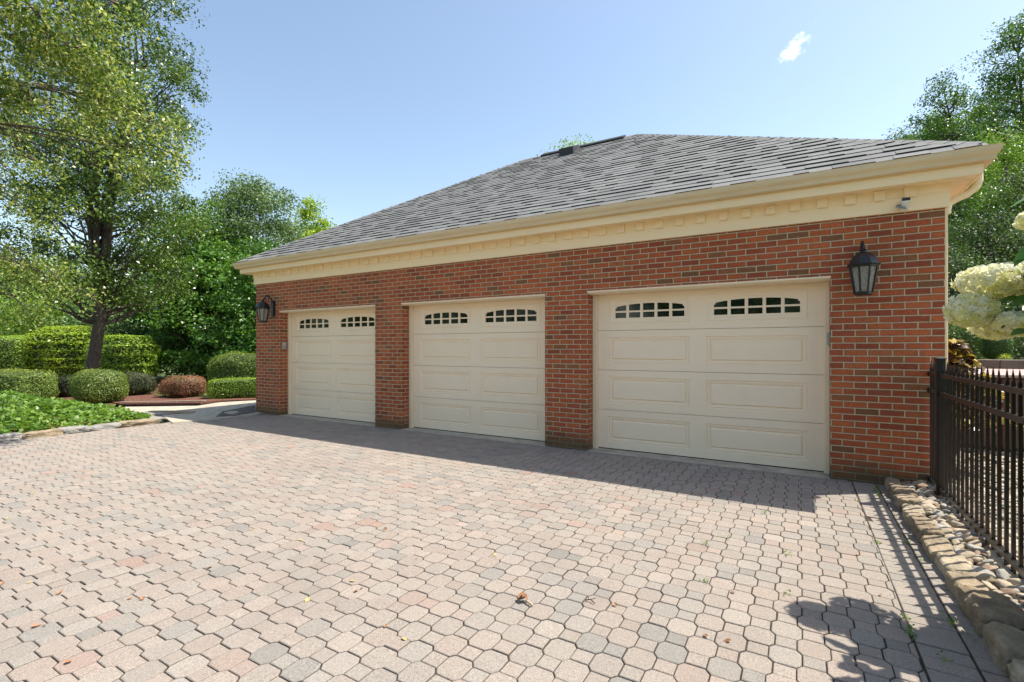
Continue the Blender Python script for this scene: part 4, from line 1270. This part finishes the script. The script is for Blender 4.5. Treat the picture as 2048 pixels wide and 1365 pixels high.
G1 = 'background trees left of the garage'
tree('tall_tree', 'tall grey green tree just left of the garage roof, behind the magnolia', 'tree', at(515, 24), [(1.5, 1.6), (4, 2.1), (7, 2.1), (8.6, 1.7), (9.7, .8)], .16, 'grey', 260, 52000, .12, seed=31, csig=.45, nlimb=60, group=G1, outer=.5)
tree('background_tree', 'darker tree between the pear tree and the grey green tree', 'tree', at(400, 22), [(1, 1.6), (3.5, 2.3), (6.4, 2.0), (8.0, .8)], .16, 'oak', 190, 36000, .12, seed=32, csig=.5, nlimb=45, group=G1)
tree('lime_tree', 'small bright yellow green tree peeking over the left roof slope', 'tree', at(630, 31), [(5, 1.1), (8, 1.35), (9.6, 1.0), (10.9, .3)], .15, 'lime', 120, 20000, .15, seed=33, csig=.36, nlimb=30, group=G1)
tree('magnolia_tree', 'glossy bright green magnolia directly left of the garage corner', 'tree', at(442, 20.8), [(.2, 1.8), (1.6, 2.45), (3.5, 2.1), (5.1, 1.3), (5.9, .4)], .15, 'bright', 210, 30000, .15, seed=34, csig=.36, nlimb=50, group=G1, up=.8, flat=.6)
tree('magnolia_tree', 'second glossy evergreen half hidden behind the garage corner', 'tree', at(540, 19.0), [(.2, 1.5), (1.5, 2.0), (3.2, 1.9), (4.9, 1.1), (5.5, .4)], .15, 'bright', 150, 20000, .14, seed=35, csig=.36, nlimb=40, group=G1, up=.8, flat=.6, tint_bias=-.15)
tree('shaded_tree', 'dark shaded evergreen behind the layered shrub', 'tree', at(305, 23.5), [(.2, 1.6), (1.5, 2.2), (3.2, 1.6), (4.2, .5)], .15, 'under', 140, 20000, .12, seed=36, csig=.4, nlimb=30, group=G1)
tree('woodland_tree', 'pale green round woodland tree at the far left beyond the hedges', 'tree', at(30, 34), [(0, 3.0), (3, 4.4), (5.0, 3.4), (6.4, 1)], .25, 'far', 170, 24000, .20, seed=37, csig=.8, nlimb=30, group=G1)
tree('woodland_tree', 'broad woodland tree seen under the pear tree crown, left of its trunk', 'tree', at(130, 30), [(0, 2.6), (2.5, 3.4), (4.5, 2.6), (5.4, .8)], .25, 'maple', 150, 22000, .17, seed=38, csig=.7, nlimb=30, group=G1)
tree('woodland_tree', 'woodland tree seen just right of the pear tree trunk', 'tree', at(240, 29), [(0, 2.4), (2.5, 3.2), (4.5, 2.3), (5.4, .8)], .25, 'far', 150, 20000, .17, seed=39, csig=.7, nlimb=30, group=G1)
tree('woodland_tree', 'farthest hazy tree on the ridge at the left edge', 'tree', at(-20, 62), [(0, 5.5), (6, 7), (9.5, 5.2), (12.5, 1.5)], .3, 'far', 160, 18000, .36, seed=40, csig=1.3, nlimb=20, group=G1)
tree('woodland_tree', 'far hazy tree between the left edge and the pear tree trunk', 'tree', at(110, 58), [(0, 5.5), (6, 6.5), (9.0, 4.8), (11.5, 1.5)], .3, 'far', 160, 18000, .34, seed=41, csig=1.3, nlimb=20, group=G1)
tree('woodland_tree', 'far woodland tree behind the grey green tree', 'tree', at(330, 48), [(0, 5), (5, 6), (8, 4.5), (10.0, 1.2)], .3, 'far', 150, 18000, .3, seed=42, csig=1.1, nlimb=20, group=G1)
tree('background_tree', 'tree crown top just showing above the roof ridge vent', 'tree', at(1155, 30), [(8, 1.6), (11, 2.4), (13.0, 2.0), (14.1, .5)], .2, 'lime', 90, 14000, .14, seed=43, csig=.45, nlimb=30, tint_bias=-.1)

# ================================================================== TREES & PLANTS (right)
G2 = 'trees on the hillside right of the garage'
def hb(u, zc):
    p = at(u, zc); p.z = gheight(p.x, p.y) - .1; return p
def htree(name, label, u, zc, vtop, rmax, mat, seed, ncl, nleaf, ls, h0=.15, **kw):
    b = hb(u, zc); H = hgt(vtop, zc) - b.z; kw.setdefault('group', G2)
    return tree(name, label, kw.pop('cat', 'tree'), b, [(H * h0, rmax * .6), (H * .35, rmax), (H * .7, rmax * .85), (H * .9, rmax * .5), (H, rmax * .15)], kw.pop('tr', .2), mat, ncl, nleaf, ls, seed=seed, **kw)
htree('hillside_tree', 'tallest tree at the upper right edge with drooping compound leaves', 2040, 26, 40, 3.1, 'oak', 51, 190, 26000, .13, .35, csig=.42, nlimb=70, gapk=.5, tr=.25)
htree('hillside_tree', 'open airy tree with leaning bare limbs over the right gutter end', 1935, 24, 130, 2.0, 'oak', 52, 80, 9500, .12, .45, csig=.34, nlimb=60, gapk=.5, lean=(-.9, .2), tr=.2)
htree('hillside_tree', 'small round crown just above the right end of the roof', 1800, 33, 262, 1.5, 'oak', 53, 90, 13000, .14, .3, csig=.4, nlimb=20)
htree('hillside_tree', 'olive tinted crown beside the gutter tip', 1872, 30, 232, 1.7, 'maple', 54, 110, 16000, .13, .3, csig=.42, nlimb=30, tint_bias=-.2)
htree('hillside_tree', 'sunlit yellow green tree right of the gutter tip', 2010, 21, 265, 2.3, 'maple', 55, 150, 24000, .10, .1, csig=.4, nlimb=40, tint_bias=-.1)
htree('hillside_tree', 'mid green tree on the slope directly right of the garage corner', 1915, 19, 330, 1.8, 'oak', 56, 140, 24000, .09, .05, csig=.36, nlimb=50)
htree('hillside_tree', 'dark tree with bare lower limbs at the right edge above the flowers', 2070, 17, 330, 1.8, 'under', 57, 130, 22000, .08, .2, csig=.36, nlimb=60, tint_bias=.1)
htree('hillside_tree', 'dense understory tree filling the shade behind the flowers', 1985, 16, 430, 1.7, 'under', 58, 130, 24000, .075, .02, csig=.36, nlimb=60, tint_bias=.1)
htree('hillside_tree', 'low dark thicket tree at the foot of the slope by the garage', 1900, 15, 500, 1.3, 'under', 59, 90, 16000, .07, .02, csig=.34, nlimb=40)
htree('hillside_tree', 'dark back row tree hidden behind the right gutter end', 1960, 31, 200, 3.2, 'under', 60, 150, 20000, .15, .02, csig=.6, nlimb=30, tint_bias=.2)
htree('hillside_tree', 'broad back row tree beyond the right edge', 2140, 27, 160, 3.4, 'oak', 61, 150, 20000, .15, .02, csig=.6, nlimb=30)
htree('hillside_shrub', 'arching green shrub behind the block wall', 1925, 13.3, 625, 1.0, 'under', 62, 60, 9000, .06, .02, csig=.25, nlimb=20, cat='shrub', tr=.05, tint_bias=.3)
htree('hillside_shrub', 'dark shrub right of the conical boxwood', 2050, 13.2, 650, .9, 'under', 63, 60, 9000, .06, .02, csig=.25, nlimb=20, cat='shrub', tr=.05, tint_bias=.1)
b = bush('conical_boxwood', 'smooth egg shaped boxwood above the block wall', 'shrub', Vector(hb(1992, 11.9)) * 1, (.31, .31, .36), 'oak', 7000, .022, 2.4, 64, depth=.03, rough=.008)
b.location = at(1992, 12.1, 1.10)
bl2 = tag(empty('liriope_clump', at(2010, 11.6, 1.10)), 'yellow green strappy clump beside the egg shaped boxwood', 'plant')
n = 90; D = RNG.normal(size=(n, 3)); D[:, 2] = np.abs(D[:, 2]) + .7; D /= np.linalg.norm(D, axis=1, keepdims=True)
link('blades', leaves_mesh('blades', D * .09, RNG.normal(size=(n, 3)), np.full(n, .2), 3, aspect=.07, D=D), ML['yellowgrass'], bl2, local=True)

# trees across the drive behind the camera (they show only as reflections in the door glass)
for i, (x, y, hh) in enumerate(((-52, -22, 10), (-45, -25, 11), (-38, -23, 9), (-31, -25, 11), (-23, -23, 10), (-16, -24, 9), (-9, -27, 11), (-2, -25, 9), (5, -27, 10))):
    tree('facing_tree', 'broad tree across the driveway facing the garage, number %s from the left' % ORD[i], 'tree', (x, y, -.05), [(.3, 2.4), (2, 3.4), (5, 3.2), (hh * .85, 2), (hh, .5)], .2, 'oak', 90, 5500, .42, seed=90 + i, csig=.8, nlimb=12, group='trees across the driveway')

# purple/gold leaved shrub behind the fence corner
cl = tag(empty('coleus_plant', (1.42, 7.1, 0)), 'purple and gold leaved plant behind the fence post', 'plant'); rg = np.random.default_rng(5)
n = 2000; a = rg.uniform(0, 2 * math.pi, n); q = np.sqrt(rg.random(n)); hh = rg.random(n)
P = np.stack([.62 * q * np.cos(a) * (1 - hh * .8), .5 * q * np.sin(a) * (1 - hh * .8), .55 + .92 * hh], 1)
nn = rg.normal(size=(n, 3)) * .45; nn[:, 2] += 1; nn[:, 0] += np.cos(a) * .6; nn[:, 1] += np.sin(a) * .6
link('leaves', leaves_mesh('leaves', P, nn, rg.uniform(.05, .10, n), 5, aspect=.75, tint=np.where(rg.random(n) < .62, rg.uniform(0, .35, n), rg.uniform(.6, 1, n))), ML['coleus'], cl, local=True)
mb = MB()
for j in range(14):
    t = 2 * math.pi * j / 14; mb.tube([(0, 0, .02), (.12 * math.cos(t), .12 * math.sin(t), .5), (.2 * math.cos(t), .2 * math.sin(t), .7 + .5 * (j % 3) / 3)], [.014, .01, .004], 5)
put('stems', mb, BARK, cl, local=True)

# hydrangea overhanging the fence (near the camera, right edge)
HM, kk, pp, oo = newmat('hydrangea_petal')
aa = kk.n('ShaderNodeAttribute', attribute_name='tint').outputs['Fac']
hc = kk.ramp(aa, [(0, (.80, .80, .28)), (.4, (.92, .88, .52)), (1, (.95, .94, .80))])
kk.link(hc, pp.inputs['Base Color']); pp.inputs['Roughness'].default_value = .6
tr = kk.n('ShaderNodeBsdfTranslucent'); kk.link(hc, tr.inputs[0]); mx = kk.n('ShaderNodeMixShader'); mx.inputs[0].default_value = .5
kk.link(pp.outputs[0], mx.inputs[1]); kk.link(tr.outputs[0], mx.inputs[2]); kk.link(mx.outputs[0], oo.inputs[0])
hb_ = Vector((1.75, 3.0, 0)); hyd = tag(empty('hydrangea_bush', hb_), 'hydrangea with big cream flower heads leaning over the fence at right', 'flowering shrub')
HEADS = [(1985, 562, 2.60, .150, .085), (2060, 556, 2.55, .13, .09), (1942, 620, 2.62, .105, .095), (2000, 655, 2.66, .12, .06), (2040, 645, 2.5, .11, .05), (2062, 440, 2.6, .06, .05), (2150, 520, 2.4, .15, .11), (2230, 640, 2.3, .15, .11), (2140, 700, 2.35, .14, .1),
         (2330, 560, 2.2, .15, .11), (2260, 430, 2.3, .14, .11), (2420, 700, 2.15, .15, .11), (2500, 500, 2.1, .14, .1)]
sm_ = MB(); tips = []
for hi, (u, v, zc, rx_, rz_) in enumerate(HEADS):
    c = cray(u, v) * zc; c = Vector((c.x, c.y, c.z + CAM_H)); rg = np.random.default_rng(hi + 70)
    nf = int(560 * (rx_ / .13) ** 2); d = rg.normal(size=(nf, 3)); d /= np.linalg.norm(d, axis=1, keepdims=True)
    ctr = d * np.array([rx_, rx_, rz_]) * (1 + .10 * clump_noise(d * 3, 1.5, hi)[:, None] * .5) * rg.uniform(.80, 1.06, nf)[:, None]
    # four petals per floret
    t1 = np.cross(d, np.array([.3, .2, 1.])); t1 /= np.linalg.norm(t1, axis=1, keepdims=True); t2 = np.cross(d, t1)
    ph = rg.uniform(0, 6.28, nf); P, Nn, DD, TT = [], [], [], []; tn = rg.uniform(.1, 1, nf)
    for j in range(4):
        an = ph + j * math.pi / 2; dr = t1 * np.cos(an)[:, None] + t2 * np.sin(an)[:, None]
        P.append(ctr + dr * .0105 + d * .002); Nn.append(d + rg.normal(size=(nf, 3)) * .45 - dr * .2); DD.append(dr); TT.append(tn)
    P = np.concatenate(P); Nn = np.concatenate(Nn); DD = np.concatenate(DD); TT = np.concatenate(TT)
    me = leaves_mesh('flower_head', P, Nn, rg.uniform(.017, .023, len(P)), hi, fold=.05, aspect=.95, D=DD, tint=np.clip(TT + .25 * (P[:, 2] / rz_), 0, 1))
    o = link('flower_head', me, HM, hyd, local=True); o.location = c - hb_
    tips.append(c)
    s0 = hb_ + Vector((random.uniform(-.15, .15), random.uniform(-.2, .2), 0)); m1 = s0.lerp(c, .5) + Vector((.25, 0, .35))
    sm_.tube([s0, s0.lerp(m1, .5) + Vector((.1, 0, .1)), m1, m1.lerp(c, .6) + Vector((.03, 0, .08)), c - Vector((0, 0, rz_ * .3))], [.008, .007, .006, .005, .004], 6)
put('stems', sm_, plain('green_stem', (.16, .17, .06), .6), hyd, smooth=True)
def big_leaves(specs, name, mat, parent):
    V, F, T_ = [], [], []
    for (p, d, nrm, L, W, tn) in specs:
        d = Vector(d).normalized(); nrm = Vector(nrm); nrm = (nrm - d * nrm.dot(d)).normalized(); b = d.cross(nrm); o = len(V)
        prof = [0, .55, .9, 1.0, .85, .5, 0]
        for i, w_ in enumerate(prof):
            t = i / 6; q = Vector(p) + d * L * t - nrm * L * .25 * t * t
            for s in (-1, 0, 1): V.append(tuple(q + b * s * W * .5 * w_ + nrm * abs(s) * W * .12 * w_)); T_.append(tn)
        for i in range(6):
            for s in range(2):
                a = o + i * 3 + s; F.append((a, a + 1, a + 4, a + 3))
    me = bpy.data.meshes.new(name); me.from_pydata(V, [], F); me.update()
    me.polygons.foreach_set('use_smooth', [True] * len(F))
    a3 = me.attributes.new('tint', 'FLOAT', 'POINT'); a3.data.foreach_set('value', np.array(T_, dtype=np.float32))
    return link(name, me, mat, parent)
sp_ = []; rd = random.Random(8)
def pw(u, v, zc): c = cray(u, v) * zc; return Vector((c.x, c.y, c.z + CAM_H))
for u, v, zc, du, dv, L in ((2075, 590, 2.45, -1, .25, .12), (2080, 600, 2.42, -.6, .9, .13), (2060, 660, 2.4, -1, .1, .09), (2100, 620, 2.45, -.2, 1, .14), (2050, 598, 2.5, -1, -.1, .10)):
    sp_.append((pw(u, v, zc), Vector((CT * du, ST * du, -dv)), Vector((-.5, -.7, .6)), L, L * .55, rd.random()))
for _ in range(2300):
    p = Vector((rd.uniform(.84, 2.1), rd.uniform(2.35, 3.7), rd.uniform(.4, 2.05)))
    zc_ = -ST * p.x + CT * p.y; u_ = PX + FOC * (CT * p.x + ST * p.y) / zc_
    if u_ < 2085 or (p.x < 1.15 and p.z < 1.45) or rd.random() < .15: continue
    sp_.append((p, (rd.uniform(-1, 1), rd.uniform(-1, 1), rd.uniform(-.6, .3)), (rd.gauss(0, .4), rd.gauss(0, .4), 1), rd.uniform(.10, .17), rd.uniform(.06, .095), rd.random()))
big_leaves(sp_, 'leaves', ML['hyd'], hyd)

# ================================================================== FALLEN LEAVES
FLM = [plain('dry_leaf_brown', (.24, .11, .045), .7, .35, 60), plain('dry_leaf_yellow', (.42, .30, .11), .6, .25, 60), plain('dry_leaf_orange', (.32, .16, .075), .6, .25, 60), plain('dry_leaf_dark', (.06, .04, .025), .8, .3, 60)]
def curled_leaf(seed, mat):
    rd = random.Random(seed); V, F = [], []; prof = [.0, .55, .95, 1.0, .7, .3, .0]; L, W = 1, .6; cu_ = rd.uniform(.15, .5); tw = rd.uniform(-.5, .5)
    for i, w_ in enumerate(prof):
        t = i / 6 - .5
        for s in (-1, -.5, 0, .5, 1):
            y_ = s * W / 2 * w_; V.append((t * L, y_, cu_ * (y_ / .3) ** 2 * .3 + cu_ * t * t * .8 + tw * t * y_ + .03))
    for i in range(6):
        for s in range(4): a = i * 5 + s; F.append((a, a + 5, a + 6, a + 1))
    me = bpy.data.meshes.new('fallen_leaf'); me.from_pydata(V, [], F); me.materials.append(mat); me.update(); return me
fl = [curled_leaf(i, FLM[i % 4]) for i in range(8)]
spots = [(185, 1018, 1), (95, 1035, 5), (15, 1037, 5), (60, 1165, 5), (380, 1079, 1), (120, 1185, 6), (72, 1252, 6), (170, 1128, 4), (615, 1200, 1), (1455, 1282, 4), (990, 1110, 1), (260, 1197, 2), (285, 1197, 6), (985, 918, 5), (530, 945, 5), (700, 960, 1), (690, 925, 6),
         (1230, 1210, 2), (420, 1135, 6), (255, 1105, 6), (1762, 1085, 2), (1715, 1110, 2), (1780, 1040, 1), (1760, 1190, 2), (455, 962, 5), (486, 975, 5), (350, 1000, 2), (410, 977, 6), (1205, 1045, 3), (880, 1035, 3), (660, 905, 3), (620, 893, 3), (600, 880, 3)]
rd = random.Random(12)
for _ in range(30): spots.append((rd.uniform(0, 1500), rd.uniform(900, 1330), rd.choice([3, 7, 0, 2, 1])))
nm = ['small brown', 'small yellow', 'small orange', 'tiny dark', 'curled brown', 'curled yellow', 'curled orange', 'tiny dark']
for i, (u, v, kx) in enumerate(spots):
    o = bpy.data.objects.new('fallen_leaf', fl[kx % 8]); COL.objects.link(o); p = gnd(u, v, .004); o.location = p
    s = rd.uniform(.022, .042) if kx % 4 != 3 else rd.uniform(.012, .02)
    o.scale = (s, s, s); o.rotation_euler = (rd.uniform(-.4, .4), rd.uniform(-.4, .4), rd.uniform(0, 6.3))
    tag(o, nm[kx % 8] + ' dry leaf lying on the driveway pavers', 'leaf', 'fallen leaves on the driveway')
cp = tag(empty('leaf_clump', gnd(1050, 1205)), 'crumpled brown leaf clump with pale stalk, middle of the front pavers', 'leaf clump')
mb = MB(); mb.tube([(0, 0, .008), (.02, -.01, .016), (.05, -.02, .012), (.062, -.02, .006)], [.004, .006, .007, .003], 6); put('stalk', mb, plain('pale_stalk', (.45, .36, .24), .8), cp, local=True)
for j in range(4):
    o = bpy.data.objects.new('dry_leaf', fl[0 if j % 2 else 4]); COL.objects.link(o); o.parent = cp; o.scale = (.05, .05, .05); o.location = (rd.uniform(-.03, .01), rd.uniform(-.01, .03), .012 + .008 * j); o.rotation_euler = (rd.uniform(-1, 1), rd.uniform(-1, 1), rd.uniform(0, 6))
tw = MB(); p = gnd(1180, 1205, .005)
tw.tube([p + Vector((-.03, 0, .004)), p + Vector((0, .01, .012)), p + Vector((.03, -.005, .004))], .003, 5); tw.tube([p + Vector((0, .01, .012)), p + Vector((.02, .03, .014))], .002, 5); tw.tube([p + Vector((-.01, .006, .009)), p + Vector((-.02, .025, .016))], .002, 5)
tag(put('fallen_twig', tw, FLM[3]), 'small dark twig right of the crumpled leaf clump', 'twig')
